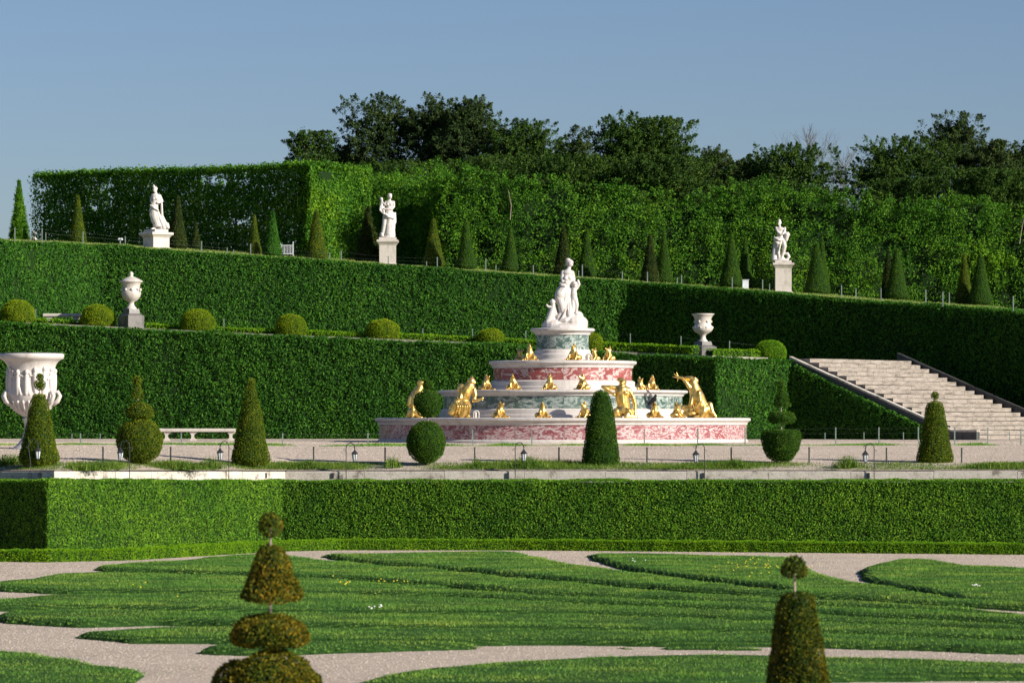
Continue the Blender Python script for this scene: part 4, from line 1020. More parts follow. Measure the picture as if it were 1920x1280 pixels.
# ------------------------------------------------------------------ sculpted figures
def capsule(p1, r1, p2, r2, n=12):
    p1 = Vector(p1); p2 = Vector(p2); d = p2 - p1; L = d.length
    if L < 1e-5: d = Vector((0, 0, 1)); L = 1e-5
    q_ = Vector((0, 0, 1)).rotation_difference(d.normalized()).to_matrix()
    prof = []
    for i in range(5): a = -PI / 2 + PI / 2 * i / 4; prof.append((max(.001, r1 * math.cos(a)), r1 * math.sin(a)))
    for i in range(5): a = PI / 2 * i / 4; prof.append((max(.001, r2 * math.cos(a)), L + r2 * math.sin(a)))
    V, Fc = lathe(prof, n); V = V @ np.array(q_).T + np.array(p1); m = len(prof)
    Fc = [tuple(f) for f in Fc] + [tuple(range(n))[::-1], tuple((m - 1) * n + k for k in range(n))]
    return V, Fc
def ellip(c, r, rot=(0, 0, 0), n=14):
    V, Fc = lathe([(max(.001, math.sin(PI * i / 9)), -math.cos(PI * i / 9)) for i in range(10)], n)
    from mathutils import Euler
    V = (V * np.array(r)) @ np.array(Euler(rot).to_matrix()).T + np.array(c)
    return V, [tuple(f) for f in Fc] + [tuple(range(n))[::-1], tuple(9 * n + k for k in range(n))]
def sculpt(name, prims, mat, parent=None, loc=None, voxel=.022, smooth=3, label=None, cat=None, group=None, rz=0, ext=None):
    parts = []
    for p in prims:
        if p[0] == 'c':
            parts.append((*capsule(*p[1:]), 0))
        elif p[0] == 't':        # tapered chain
            pts, rs = p[1], p[2]
            for a, b, r0, r1 in zip(pts[:-1], pts[1:], rs[:-1], rs[1:]): parts.append((*capsule(a, r0, b, r1), 0))
        else: parts.append((*ellip(*p[1:]), 0))
    o = mk(name, parts, [mat], smooth=True)
    md = o.modifiers.new('r', 'REMESH'); md.mode = 'VOXEL'; md.voxel_size = voxel; md.use_smooth_shade = True
    if smooth:
        sm = o.modifiers.new('s', 'SMOOTH'); sm.factor = .5; sm.iterations = smooth
    dg = bpy.context.evaluated_depsgraph_get(); dg.update()
    me = bpy.data.meshes.new_from_object(o.evaluated_get(dg)); me.name = name
    old = o.data; o.modifiers.clear(); o.data = me; bpy.data.meshes.remove(old)
    if not me.materials: me.materials.append(mat)
    if parent: o.parent = parent
    if loc is not None: o.location = loc
    o.rotation_euler = (0, 0, rz)
    return tag(o, label, cat, group)
def px3(ox, oy, s):
    """returns map from zoomed sketch coordinates to metres"""
    return lambda X_, Y_, d=0.: ((X_ - ox) * s, d, (oy - Y_) * s)
def head(c, r, look=(0, -1, 0), hair=None):
    """skull, face wedge, nose, chin, hair bun"""
    c = Vector(c); l = Vector(look).normalized(); s = Vector((0, 0, 1)).cross(l)
    P = [('e', tuple(c), (r * .86, r * .95, r * 1.12)),
         ('e', tuple(c + l * r * .35 - Vector((0, 0, r * .45))), (r * .55, r * .6, r * .65)),
         ('c', tuple(c + l * r * .85 + Vector((0, 0, r * .1))), r * .1, tuple(c + l * r * 1.1 - Vector((0, 0, r * .2))), r * .15),
         ('e', tuple(c + l * r * .7 - Vector((0, 0, r * .75))), (r * .28, r * .28, r * .22)),
         ('c', tuple(c + l * r * .75 + s * r * .5 + Vector((0, 0, r * .22))), r * .12, tuple(c + l * r * .75 - s * r * .5 + Vector((0, 0, r * .22))), r * .12)]
    P += [('e', tuple(c - l * r * .35 + Vector((0, 0, r * .35))), (r * .98, r * .98, r * .85)),
          ('e', tuple(c - l * r * 1.0 + Vector((0, 0, -r * .1))), (r * .5, r * .5, r * .45))]
    return P
def folds(a, b, w0, w1, n, r, d0=-.12, d1=-.16, sway=.03):
    """drapery ridges running from line a..a+w0 down to b..b+w1"""
    out = []
    for i in range(n):
        t = (i + .5) / n - .5; bow = 1 - (2 * t) ** 2
        p = (a[0] + t * w0, a[1] + d0 * (.3 + .7 * bow), a[2]); q_ = (b[0] + t * w1, b[1] + d1 * (.3 + .7 * bow), b[2])
        m = ((p[0] + q_[0]) / 2 + math.sin(i * 2.1) * sway, (p[1] + q_[1]) / 2 - .02, (p[2] + q_[2]) / 2)
        out.append(('t', [p, m, q_], [r * .7, r, r * 1.2]))
    return out

# --- marble statues on the upper terrace
def pedestal(root, H, w, cap=.12, rz=0):
    pr = [(w * .56, -.2), (w * .56, .1), (w * .5, .14), (w * .5, H - .26), (w * .54, H - .20), (w * .60, H - .14), (w * .66, H - .10), (w * .66, H - .02), (w * .63, H)]
    V = np.concatenate([[(sx * r, sy * r, z) for sx, sy in ((-1, -1), (1, -1), (1, 1), (-1, 1))] for r, z in pr])
    f = [(k * 4 + i, k * 4 + (i + 1) % 4, k * 4 + 4 + (i + 1) % 4, k * 4 + 4 + i) for k in range(len(pr) - 1) for i in range(4)] + [tuple((len(pr) - 1) * 4 + i for i in range(4))]
    o = mk('pedestal', [(V, f, 0)], [M['stone']], root); o.rotation_euler = (0, 0, rz); return o
def statue_thing(px, D, y_ped, wpx, label, prims, plinth, s=None, rz=0, name='marble_statue'):
    x = X(px, D); gz = float(top_z(x, D)) - .1; H = Z(y_ped, D) - gz
    root = empty(name, (x, D, gz), 0, label, 'statue', 'marble statues on the upper terrace')
    w = wpx * D / F / 1.32 
    pedestal(root, H, w, rz=rz)
    pw, ph = plinth
    o = mk('plinth', [(*box(0, 0, H + ph / 2 + .002, pw, pw * .8, ph, rz), 0)], [M['stone']], root)
    sculpt('figure', prims, M['statue'], root, loc=(0, 0, H + ph), voxel=.017, smooth=1)
    return root
q1 = px3(300, 858, .002613)
S1 = [*head(q1(275, 172), .115, (-.35, -1, .0)), ('c', q1(262, 130), .07, q1(255, 88), .02), ('c', q1(290, 215), .06, q1(292, 250), .075),
      ('e', q1(285, 290), (.20, .15, .15)), ('e', q1(300, 330, -.02), (.19, .16, .15)), ('e', q1(262, 330, -.13), (.07, .06, .07)), ('e', q1(310, 330, -.13), (.07, .06, .07)),
      ('t', [q1(235, 275), q1(212, 360), q1(240, 430, -.12)], [.07, .055, .045]), ('t', [q1(355, 280), q1(398, 370), q1(345, 400, -.14), q1(325, 400, -.16)], [.08, .065, .05, .05]),
      ('t', [q1(280, 370), q1(265, 450), q1(260, 520), q1(275, 640), q1(320, 760)], [.16, .18, .2, .2, .19]),
      ('t', [q1(230, 470, -.05), q1(225, 600, -.05), q1(250, 720, -.05)], [.1, .11, .09]),
      ('t', [q1(390, 400), q1(395, 520), q1(400, 620), q1(440, 720), q1(480, 800)], [.05, .055, .06, .08, .11]),
      ('t', [q1(330, 560, -.08), q1(370, 680, -.08), q1(430, 820, 0)], [.07, .09, .13]), ('t', [q1(495, 760), q1(500, 820)], [.06, .08]),
      ('t', [q1(200, 440, -.12), q1(270, 490, -.22), q1(340, 530, -.18)], [.03, .05, .035]), ('t', [q1(270, 740, -.03), q1(280, 830, -.03), q1(230, 850, -.14)], [.09, .06, .045]),
      ('t', [q1(350, 760), q1(400, 850)], [.16, .1]), ('t', [q1(400, 450, -.02), q1(405, 600, -.02)], [.03, .03])] + folds(q1(265, 480), q1(330, 800), .30, .45, 7, .028)
statue_thing(293, 172, 436, 47, 'draped marble statue with pointed headdress, leftmost on the upper terrace', S1, (.88, .13), rz=rad(-52))
q2 = px3(322, 815, .00283)
S2 = [*head(q2(358, 158), .11, (.35, -1, 0)), ('e', q2(355, 125), (.11, .1, .05)), ('c', q2(352, 200), .055, q2(350, 225), .07),
      ('e', q2(352, 262), (.19, .13, .13)), ('e', q2(345, 300), (.16, .14, .14)), ('e', q2(325, 285, -.1), (.07, .06, .065)), ('e', q2(372, 285, -.1), (.07, .06, .065)),
      ('t', [q2(412, 250), q2(418, 320), q2(385, 368, -.14), q2(270, 358, -.18)], [.075, .06, .05, .045]), ('t', [q2(295, 250), q2(262, 310, -.05), q2(238, 390, -.14)], [.065, .055, .045]),
      *head(q2(222, 205, -.08), .085, (.4, -1, 0)), ('t', [q2(228, 240, -.08), q2(225, 300, -.08), q2(232, 350, -.1)], [.06, .085, .09]),
      ('t', [q2(212, 320, -.12), q2(200, 380, -.16), q2(250, 430, -.2)], [.06, .045, .04]), ('t', [q2(240, 360, -.12), q2(262, 400, -.2), q2(262, 440, -.22)], [.055, .045, .04]), ('t', [q2(240, 250, -.12), q2(290, 300, -.16)], [.035, .035]),
      ('t', [q2(345, 340), q2(335, 410), q2(335, 470)], [.14, .2, .22]), ('t', [q2(280, 470, -.05), q2(270, 600, -.05), q2(245, 740, -.04)], [.11, .11, .09]),
      ('t', [q2(360, 470, -.05), q2(340, 620, -.08), q2(318, 780, -.08)], [.14, .1, .06]), ('t', [q2(390, 440), q2(405, 560), q2(400, 700), q2(400, 780)], [.12, .12, .11, .13]),
      ('t', [q2(340, 500), q2(340, 760)], [.16, .2]), ('e', q2(230, 770), (.12, .16, .14)), ('t', [q2(270, 430, -.2), q2(330, 480, -.22), q2(420, 510, -.14)], [.04, .06, .04]), ('e', q2(330, 805), (.33, .22, .06)),
      ('t', [q2(440, 420), q2(440, 560), q2(415, 650)], [.04, .06, .04])] + folds(q2(350, 450), q2(360, 790), .38, .36, 7, .026)
statue_thing(727, 174, 450, 40, 'marble statue of a woman holding a child, above the upper hedge bank', S2, (.78, .11))
q3 = px3(430, 760, .00283)
S3 = [*head(q3(370, 165), .10, (-.5, -1, -.1)), ('e', q3(372, 118), (.07, .07, .06)), ('c', q3(376, 205), .05, q3(382, 230), .065),
      ('e', q3(385, 262), (.2, .12, .12)), ('e', q3(385, 310), (.14, .12, .14)), ('t', [q3(322, 240), q3(345, 300, -.08), q3(395, 350, -.15)], [.07, .055, .045]),
      ('t', [q3(458, 245), q3(455, 300, -.08), q3(420, 340, -.16)], [.07, .055, .045]), ('e', q3(490, 330, -.05), (.13, .12, .05)), ('t', [q3(490, 350, -.05), q3(478, 430, -.05)], [.13, .09]),
      ('e', q3(470, 315, -.08), (.05, .05, .05)), ('e', q3(505, 318, -.08), (.055, .05, .05)), ('e', q3(525, 345, -.05), (.05, .05, .05)),
      ('t', [q3(385, 340), q3(385, 420)], [.13, .17]), ('t', [q3(350, 400, -.05), q3(300, 420, -.03), q3(330, 490, -.05)], [.09, .08, .08]),
      ('t', [q3(345, 460), q3(355, 560), q3(360, 640), q3(372, 750)], [.13, .09, .07, .06]), ('t', [q3(430, 440), q3(455, 530, -.04), q3(440, 620, -.02), q3(400, 740)], [.14, .1, .08, .06]),
      ('t', [q3(320, 420, .1), q3(300, 600, .1), q3(295, 740, .08)], [.09, .12, .15]), ('t', [q3(440, 650), q3(500, 650), q3(525, 700), q3(490, 745), q3(440, 745)], [.05, .07, .075, .06, .05]),
      ('t', [q3(380, 740), q3(420, 720), q3(460, 750)], [.08, .09, .06]), ('e', q3(410, 755), (.33, .22, .06)),
      ('t', [q3(290, 390, -.1), q3(350, 430, -.16), q3(400, 440, -.14)], [.035, .05, .03]), ('t', [q3(295, 450, -.08), q3(340, 490, -.14), q3(380, 480, -.12)], [.03, .045, .03]), ('t', [q3(390, 470, -.1), q3(370, 580, -.1), q3(350, 640, -.08)], [.05, .04, .05])]
statue_thing(1468, 174, 493, 40, 'marble statue with a basket and curled tail at its feet, at right', S3, (.74, .11))
# weathered statue peeping out behind the left end of the hedge block
x = X(60, 200); gz = float(top_z(x, 200)) - .1
rt = empty('marble_statue', (x, 200, gz), 0, 'grey far statue half hidden by the left end of the hedge block', 'statue', 'marble statues on the upper terrace')
mk('pedestal', [(*box(0.15, 0, .2, .8, .8, .5), 0)], [M['stone']], rt)
sculpt('figure', [*head((.1, 0, 1.5), .11), ('t', [(.1, 0, 1.35), (.12, 0, 1.1), (.16, 0, .8), (.22, 0, .45)], [.08, .18, .2, .25]), ('t', [(-.05, 0, 1.25), (-.1, 0, 1.0), (.05, 0, .9)], [.07, .06, .05])], M['stone'], rt, voxel=.03)

# ------------------------------------------------------------------ fountain
FC = (X(1055, 135), 135.0)
G0 = 3.05
def fountain():
    root = empty('tiered_fountain', (FC[0], FC[1], G0), 0, 'four tiered marble fountain with red and green bands and white rims', 'fountain')
    def z(v): return v - G0
    T = [('lowest', 6.45, 6.60, 3.0, 3.19, 3.675, 3.93, 'red_pale', 4.4), ('second', 4.20, 4.40, 3.86, 4.25, 4.67, 4.89, 'green', 2.6), ('third', 2.44, 2.60, 4.82, 5.24, 5.66, 5.92, 'red', 1.2), ('top', .92, 1.13, 5.86, 6.33, 6.82, 7.07, 'green', .02)]
    for k, (nm, rw, rr, zb, zp, zbd, zr, mt, rin) in enumerate(T):
        h = zp - zb; e = .06 if k == 0 else .10
        # stepped plinth
        if k == 0: pp = [(rw + e, zb), (rw + e, zp - .05), (rw + e * .5, zp - .02), (rw + .01, zp)]
        elif k == 3: pp = [(rw + .17, zb), (rw + .17, zb + .10), (rw + .13, zb + .13), (rw + .12, zb + .27), (rw + .07, zb + .33), (rw + .05, zp - .03), (rw + .01, zp)]
        else: pp = [(rw + e * 1.6, zb), (rw + e * 1.6, zb + h * .42), (rw + e * 1.3, zb + h * .47), (rw + e, zb + h * .5), (rw + e, zp - .05), (rw + e * .5, zp - .02), (rw + .01, zp)]
        t = mk('tier', [(*lathe([(r, z(v)) for r, v in pp], 144), 0)], [M['marble']], root)
        mk('marble_band', [(*lathe([(rw, z(zp) - .003), (rw, z(zbd) + .003)], 144), 0)], [M[mt]], t)
        hr = zr - zbd; d = rr - rw
        rp = [(rw + .002, zbd), (rw + .02, zbd + hr * .02), (rw + d * .25, zbd + hr * .08), (rw + d * .25, zbd + hr * .22), (rw + d * .32, zbd + hr * .3), (rw + d * .45, zbd + hr * .42), (rw + d * .72, zbd + hr * .52), (rw + d * .9, zbd + hr * .58), (rw + d * .93, zbd + hr * .62), (rr, zbd + hr * .66), (rr, zbd + hr * .90), (rr - .02, zr - .012), (rr - .05, zr), (rr - .75 if k < 3 else .05, zr - .004), (max(.02, rr - .8), zr - .06), (rin, zr - .06)]
        mk('rim', [(*lathe([(r, z(v)) for r, v in rp], 144), 0)], [M['marble']], t, smooth=False)
fountain()
def on_rim(px, R, front=True):
    """point on a circle of radius R round the fountain axis that shows at px"""
    k = (px - 960) / F
    # solve x = FC0 + R sin a, D = 135 - R cos a with x/D = k
    lo, hi = (-PI / 2, PI / 2) if front else (PI * 1.5, PI / 2)
    best = min(np.linspace(lo, hi, 2001), key=lambda a: abs((FC[0] + R * math.sin(a)) - k * (FC[1] - R * math.cos(a))))
    return FC[0] + R * math.sin(best), FC[1] - R * math.cos(best), best
# --- the marble group on top
g_ = px3(610, 872, .00308)
LAT = [('e', (0, 0, .02), (.82, .62, .18)), ('e', (-.38, 0, .12), (.42, .42, .22)), ('e', (.35, .05, .2), (.48, .45, .3)), ('e', (.46, .05, .42), (.2, .25, .2)), ('e', (.05, .1, .25), (.45, .4, .35)), ('e', (.62, 0, .1), (.2, .3, .15)),
       *head(g_(672, 128), .13, (.75, -.6, .25)), ('e', g_(650, 88), (.1, .09, .06)), ('c', g_(660, 180), .07, g_(648, 210), .085),
       ('e', g_(648, 240), (.21, .15, .13)), ('e', g_(645, 290), (.19, .16, .17)), ('e', g_(622, 300, -.14), (.075, .06, .075)), ('e', g_(668, 300, -.12), (.075, .06, .075)), ('t', [g_(645, 320), g_(632, 400), g_(610, 470)], [.17, .17, .24]),
       ('t', [g_(592, 235), g_(582, 300, -.05), g_(590, 360, -.15)], [.085, .07, .055]), ('t', [g_(590, 360, -.15), g_(625, 345, -.22)], [.055, .04]),
       ('t', [g_(695, 235, .05), g_(712, 310, .05), g_(700, 380, -.06)], [.08, .07, .06]), ('t', [g_(560, 360, -.1), g_(575, 380, -.18), g_(610, 390, -.2)], [.05, .05, .05]),
       ('t', [g_(600, 440), g_(560, 490, -.12), g_(545, 520, -.15)], [.24, .2, .15]), ('t', [g_(545, 500, -.12), g_(575, 600, -.14), g_(590, 690, -.12)], [.16, .15, .12]), ('t', [g_(620, 470), g_(610, 600), g_(600, 740)], [.25, .24, .22]),
       ('t', [g_(650, 480), g_(670, 620), g_(680, 760)], [.17, .15, .17]), ('t', [g_(590, 690, -.12), g_(540, 740, -.15), g_(530, 800, -.18)], [.1, .09, .06]),
       *head(g_(720, 372, -.12), .115, (.3, -1, .2)), ('t', [g_(712, 415, -.1), g_(710, 470, -.1), g_(715, 530, -.1)], [.09, .12, .12]), ('t', [g_(745, 420, -.08), g_(775, 370, -.08), g_(762, 325, -.08)], [.055, .048, .04]),
       ('t', [g_(725, 530, -.1), g_(745, 600, -.12), g_(740, 690, -.1)], [.1, .08, .055]), ('t', [g_(700, 530, -.1), g_(705, 620, -.14), g_(690, 720, -.14)], [.1, .08, .06]), ('t', [g_(680, 420, -.1), g_(650, 460, -.16)], [.05, .04]),
       *head(g_(473, 572, -.15), .105, (-.8, -.5, .35)), ('t', [g_(480, 610, -.15), g_(470, 660, -.15), g_(450, 730, -.15)], [.08, .11, .14]), ('t', [g_(455, 630, -.18), g_(420, 625, -.2), g_(405, 605, -.2)], [.05, .04, .035]),
       ('t', [g_(500, 630, -.12), g_(512, 700, -.12), g_(510, 770, -.15)], [.05, .05, .05]), ('t', [g_(440, 750, -.18), g_(415, 800, -.22), g_(430, 850, -.25)], [.12, .09, .06]), ('t', [g_(470, 770, -.15), g_(480, 830, -.25)], [.1, .06]),
       ('t', [g_(560, 790, -.25), g_(620, 780, -.28), g_(660, 760, -.25)], [.07, .09, .07])] \
      + folds(g_(660, 500), g_(670, 780), .18, .32, 6, .028, -.14, -.28) + folds(g_(600, 480), g_(600, 720), .3, .26, 6, .024, -.22, -.22) + folds(g_(640, 620), g_(560, 800), .1, .3, 4, .026, -.22, -.3)
sculpt('marble_statue_group', LAT, M['statue'], loc=(FC[0] + .07, FC[1], 7.07), voxel=.016, smooth=1, label='white marble group of a woman and two children crowning the fountain', cat='statue')
# --- frogs
def frog_prims(s=1.0, gape=.5, leanx=.0):
    P = [('t', [(0, .06, .10), (0, .0, .24), (leanx, -.03, .36)], [.15, .13, .09]),
         ('e', (-.15, .04, .09), (.09, .15, .10), (0, 0, .5)), ('e', (.15, .04, .09), (.09, .15, .10), (0, 0, -.5)),
         ('t', [(-.15, .02, .05), (-.22, -.12, .03), (-.25, -.2, .02)], [.06, .035, .03]), ('t', [(.15, .02, .05), (.22, -.12, .03), (.25, -.2, .02)], [.06, .035, .03]),
         ('t', [(-.09, -.05, .27), (-.13, -.13, .13), (-.11, -.2, .02)], [.04, .03, .035]), ('t', [(.09, -.05, .27), (.13, -.13, .13), (.11, -.2, .02)], [.04, .03, .035])]
    for t in (-1, 0, 1):
        P += [('c', (-.11, -.2, .02), .014, (-.11 + t * .04, -.27, .015), .012), ('c', (.11, -.2, .02), .014, (.11 + t * .04, -.27, .015), .012)]
    # head thrown back, mouth gaping upwards
    P += [('e', (leanx, .0, .40), (.09, .085, .08)), ('e', (leanx - .06, .05, .42), (.03, .03, .03)), ('e', (leanx + .06, .05, .42), (.03, .03, .03)),
          ('t', [(leanx, .02, .42), (leanx, .03 + gape * .02, .53)], [.075, .035]), ('t', [(leanx, -.05, .40), (leanx, -.08 - gape * .14, .47)], [.07, .03])]
    return P
fm = {}
for key, (gp_, lx_) in {'a': (.25, 0), 'b': (1.0, .03), 'c': (.6, -.04)}.items():
    o = sculpt('gilded_frog', frog_prims(1, gp_, lx_), M['gold'], voxel=.014, smooth=2); fm[key] = o
used = set()
FR = [ # px, radius, z, scale, kind, turn, front, label
 (937, 6.05, 3.925, 1.0, 'b', .6, True, 'gilded frog with raised limbs on the lowest rim, right of the white pipe'),
 (1017, 6.05, 3.925, .98, 'a', .3, True, 'gilded frog on the lowest rim below the green band centre'),
 (1097, 6.05, 3.925, 1.0, 'c', -.6, True, 'gilded frog on the lowest rim touching the cone topiary'),
 (1227, 6.05, 3.925, 1.0, 'a', .2, True, 'gilded frog on the lowest rim carrying the black pigeon'),
 (1270, 6.05, 3.925, .98, 'c', .8, True, 'gilded frog on the lowest rim beside the large half frog figure'),
 (815, 6.05, 3.925, .6, 'c', .8, False, 'small gilded frog behind the double ball topiary'),
 (911, 3.95, 4.885, .98, 'b', .7, True, 'gilded frog at the left end of the second rim'),
 (963, 3.95, 4.885, .98, 'c', .2, True, 'gilded frog with spread limbs on the second rim, below the left of the red band'),
 (1031, 3.95, 4.885, .98, 'a', -.1, True, 'gilded frog with upright hood on the second rim centre'),
 (1093, 3.95, 4.885, .98, 'c', -.9, True, 'gilded frog on the second rim left of the arm bent figure'),
 (1222, 3.95, 4.885, .95, 'b', -.3, True, 'open mouthed gilded frog at the right end of the second rim'),
 (1200, 4.0, 4.885, .95, 'a', .9, False, 'gilded frog at the back of the second rim, right side'),
 (886, 4.0, 4.885, .8, 'a', .4, False, 'dull gilded frog at the back of the second rim, left side'),
 (993, 2.1, 5.915, 1.05, 'a', .3, True, 'gilded frog on the third rim left of the top drum'),
 (974, 2.1, 5.915, .9, 'c', 1.4, False, 'shaded gilded frog behind the left one on the third rim'),
 (1076, 2.1, 5.915, 1.05, 'a', -.4, True, 'gilded frog at the centre of the third rim'),
 (1114, 2.1, 5.915, .8, 'b', -.8, True, 'gilded frog half hidden right of the centre on the third rim'),
 (1141, 2.1, 5.915, .9, 'b', -1.0, True, 'gilded frog at the right end of the third rim'),
]
for i, (px, R, zz_, s, kd, turn, front, lab) in enumerate(FR):
    src = fm[kd]
    if kd in used: o = src.copy(); COL.objects.link(o)
    else: o = src; used.add(kd)
    x, y, a = on_rim(px, R, front)
    o.location = (x, y, zz_); o.scale = (s, s, s); o.rotation_euler = (0, 0, turn + (a * .35 if front else 0)); tag(o, lab, 'frog statue', 'gilded frogs on the fountain')
def gfig(prims, px, label, R=6.0, z=3.925, rz=0, front=True, voxel=.018):
    x, y, a = on_rim(px, R, front)
    return sculpt('gilded_figure', prims, M['gold'], loc=(x, y, z), voxel=voxel, smooth=2, label=label, cat='statue', group='gilded figures on the fountain', rz=rz)
a_ = px3(700, 545, .0031)
gfig([('e', a_(810, 150), (.14, .15, .16)), ('t', [a_(810, 145), a_(815, 105, -.02)], [.12, .05]), ('e', a_(772, 140, -.08), (.035, .04, .04)), ('e', a_(845, 160, -.06), (.05, .05, .05)), ('t', [a_(790, 200), a_(750, 260), a_(720, 330)], [.17, .22, .22]),
      ('e', a_(700, 225, .05), (.16, .16, .18)), ('t', [a_(838, 235, -.05), a_(850, 300, -.08), a_(835, 360, -.12), a_(880, 355, -.16), a_(920, 335, -.18)], [.085, .075, .06, .05, .04]),
      ('t', [a_(700, 250, -.1), a_(690, 330, -.2), a_(640, 360, -.2)], [.07, .06, .05]), ('e', a_(710, 410), (.32, .28, .26)), ('t', [a_(640, 400, -.1), a_(600, 480, -.1), a_(580, 500, 0)], [.16, .13, .08]), ('t', [a_(740, 430, -.1), a_(720, 520, -.1)], [.22, .16]),
      ('c', a_(920, 335, -.18), .014, a_(940, 318, -.2), .012), ('c', a_(920, 335, -.18), .014, a_(945, 335, -.2), .012), ('c', a_(920, 335, -.18), .014, a_(935, 352, -.2), .012),
      ('t', [a_(600, 430, .1), a_(640, 520, .05), a_(760, 530, .05)], [.12, .12, .12])] + [('t', [a_(640 + k * 22, 360 + k * 6, -.22), a_(660 + k * 26, 420, -.30), a_(640 + k * 30, 500, -.22)], [.022, .032, .026]) for k in range(6)], 865, 'gilded crouching figure with frog head and reaching arm, left on the lowest rim')
b_ = px3(750, 567, .00293)
gfig([*head(b_(722, 170, -.05), .135, (-.2, -1, .1)), ('e', b_(700, 130), (.12, .12, .08)), ('c', b_(715, 210), .08, b_(710, 235), .1), ('t', [b_(715, 260), b_(720, 340), b_(740, 440)], [.24, .24, .22]), ('e', b_(665, 235), (.11, .12, .1)), ('e', b_(780, 250), (.11, .12, .1)),
      ('t', [b_(660, 225), b_(570, 215, -.06), b_(495, 212, -.08)], [.09, .075, .065]), ('t', [b_(495, 212, -.08), b_(560, 260, -.12), b_(625, 300, -.16)], [.06, .055, .05]),
      ('t', [b_(790, 245), b_(840, 330, -.05), b_(865, 420, -.05), b_(860, 500, -.1)], [.09, .08, .065, .05]), ('t', [b_(860, 500, -.1), b_(875, 560, -.12)], [.05, .06]), ('c', b_(875, 555, -.12), .02, b_(850, 566, -.2), .018), ('c', b_(875, 555, -.12), .02, b_(895, 566, -.2), .018),
      ('e', b_(730, 480), (.27, .25, .2)), ('t', [b_(650, 500, -.1), b_(610, 555, -.05), b_(700, 560, -.15)], [.14, .07, .07]), ('t', [b_(800, 500, -.1), b_(760, 550, -.25), b_(850, 555, -.15)], [.14, .09, .08]),
      ('e', b_(790, 485, -.22), (.09, .07, .07)), ('t', [b_(770, 470, -.2), b_(820, 520, -.24)], [.06, .05]), ('t', [b_(720, 250, -.2), b_(728, 400, -.22)], [.03, .03]), ('e', b_(690, 275, -.18), (.09, .07, .07)), ('e', b_(750, 280, -.18), (.09, .07, .07))], 1172, 'gilded kneeling figure with one elbow bent outwards, right of the cone topiary')
c_ = px3(1650, 572, .00293)
fp = [('t', [c_(1600, 140), c_(1545, 115), c_(1480, 108)], [.11, .10, .06]), ('t', [c_(1570, 175), c_(1520, 170), c_(1475, 135)], [.10, .08, .04]), ('e', c_(1590, 110, -.06), (.05, .05, .05)), ('t', [c_(1570, 160), c_(1590, 240), c_(1620, 330), c_(1660, 430)], [.15, .2, .25, .25]), ('e', c_(1680, 480), (.3, .28, .24)),
      ('t', [c_(1530, 220, -.1), c_(1490, 160, -.14), c_(1440, 105, -.12), c_(1395, 100, -.12)], [.08, .06, .05, .045]),
      ('t', [c_(1640, 280, -.2), c_(1650, 380, -.24), c_(1600, 450, -.26)], [.075, .065, .05]), ('t', [c_(1740, 480), c_(1765, 420, -.05), c_(1790, 500, -.1), c_(1835, 560, -.1)], [.16, .11, .08, .05]),
      ('t', [c_(1690, 500, -.15), c_(1660, 560, -.2), c_(1590, 562, -.22)], [.14, .08, .06]), ('t', [c_(1560, 330, -.12), c_(1540, 420, -.18)], [.08, .07]),
      ('e', c_(1540, 520), (.28, .2, .12)), ('t', [c_(1700, 540), c_(1830, 565)], [.1, .05])]
for X_, Y_ in ((1330, 95), (1345, 55), (1378, 42), (1385, 150)): fp.append(('c', c_(1395, 102, -.12), .03, c_(X_, Y_, -.13), .016))
for k in range(7):
    aa = -1.1 + k * .37; fp.append(('e', c_(1500 + math.sin(aa) * 62, 470 - math.cos(aa) * 38, -.1), (.085, .03, .05), (0, aa, 0)))
    fp.append(('c', c_(1500, 520, -.1), .04, c_(1500 + math.sin(aa) * 60, 470 - math.cos(aa) * 35, -.1), .03))
gfig(fp, 1312, 'large gilded frog headed figure stretching a webbed hand upwards, right end')
d_ = px3(215, 545, .0031)
gfig([*head(d_(278, 172), .12, (.4, -1, .3)), ('e', d_(262, 145), (.07, .07, .05)), ('e', d_(298, 148), (.07, .07, .05)), ('t', [d_(268, 225), d_(240, 290), d_(215, 380), d_(205, 470)], [.15, .22, .22, .2]), ('t', [d_(205, 270), d_(165, 330, -.08), d_(150, 400, -.1)], [.1, .08, .07]),
      ('t', [d_(300, 250), d_(340, 330, -.1), d_(330, 420, -.15)], [.09, .07, .06]), ('e', d_(210, 480), (.26, .26, .18)), ('t', [d_(180, 470, -.1), d_(130, 545, -.05)], [.12, .08]), ('t', [d_(240, 480, -.1), d_(280, 540, -.1)], [.14, .09]), ('t', [d_(200, 390, -.2), d_(190, 520, -.2)], [.05, .06])], 778, 'shaded gilded figure at the left end of the lowest rim behind a topiary', R=6.0)
# white spout pipes
def spout(px, R, z, r, h, label):
    x, y, a = on_rim(px, R)
    pts = [(-r, 0, 0)] + [(-r * math.cos(t), 0, h - r + r * math.sin(t)) for t in np.linspace(0, PI, 9)] + [(r, 0, 0)]
    o = mk('spout_pipe', [(*tube(pts, r * .28, 8), 0), (*lathe([(.001, 0), (r * .5, 0), (r * .5, h * .75), (r * .3, h * .85), (.001, h * .85)], 10, (-r * .3, 0)), 0)], [M['stone']], loc=(x, y, z)); tag(o, label, 'pipe')
spout(893, 6.1, 3.925, .09, .24, 'small white arched pipe on the lowest rim beside the crouching figure')
spout(1104, 2.2, 5.915, .10, .22, 'small arched pipe on the third rim beside the centre frog')
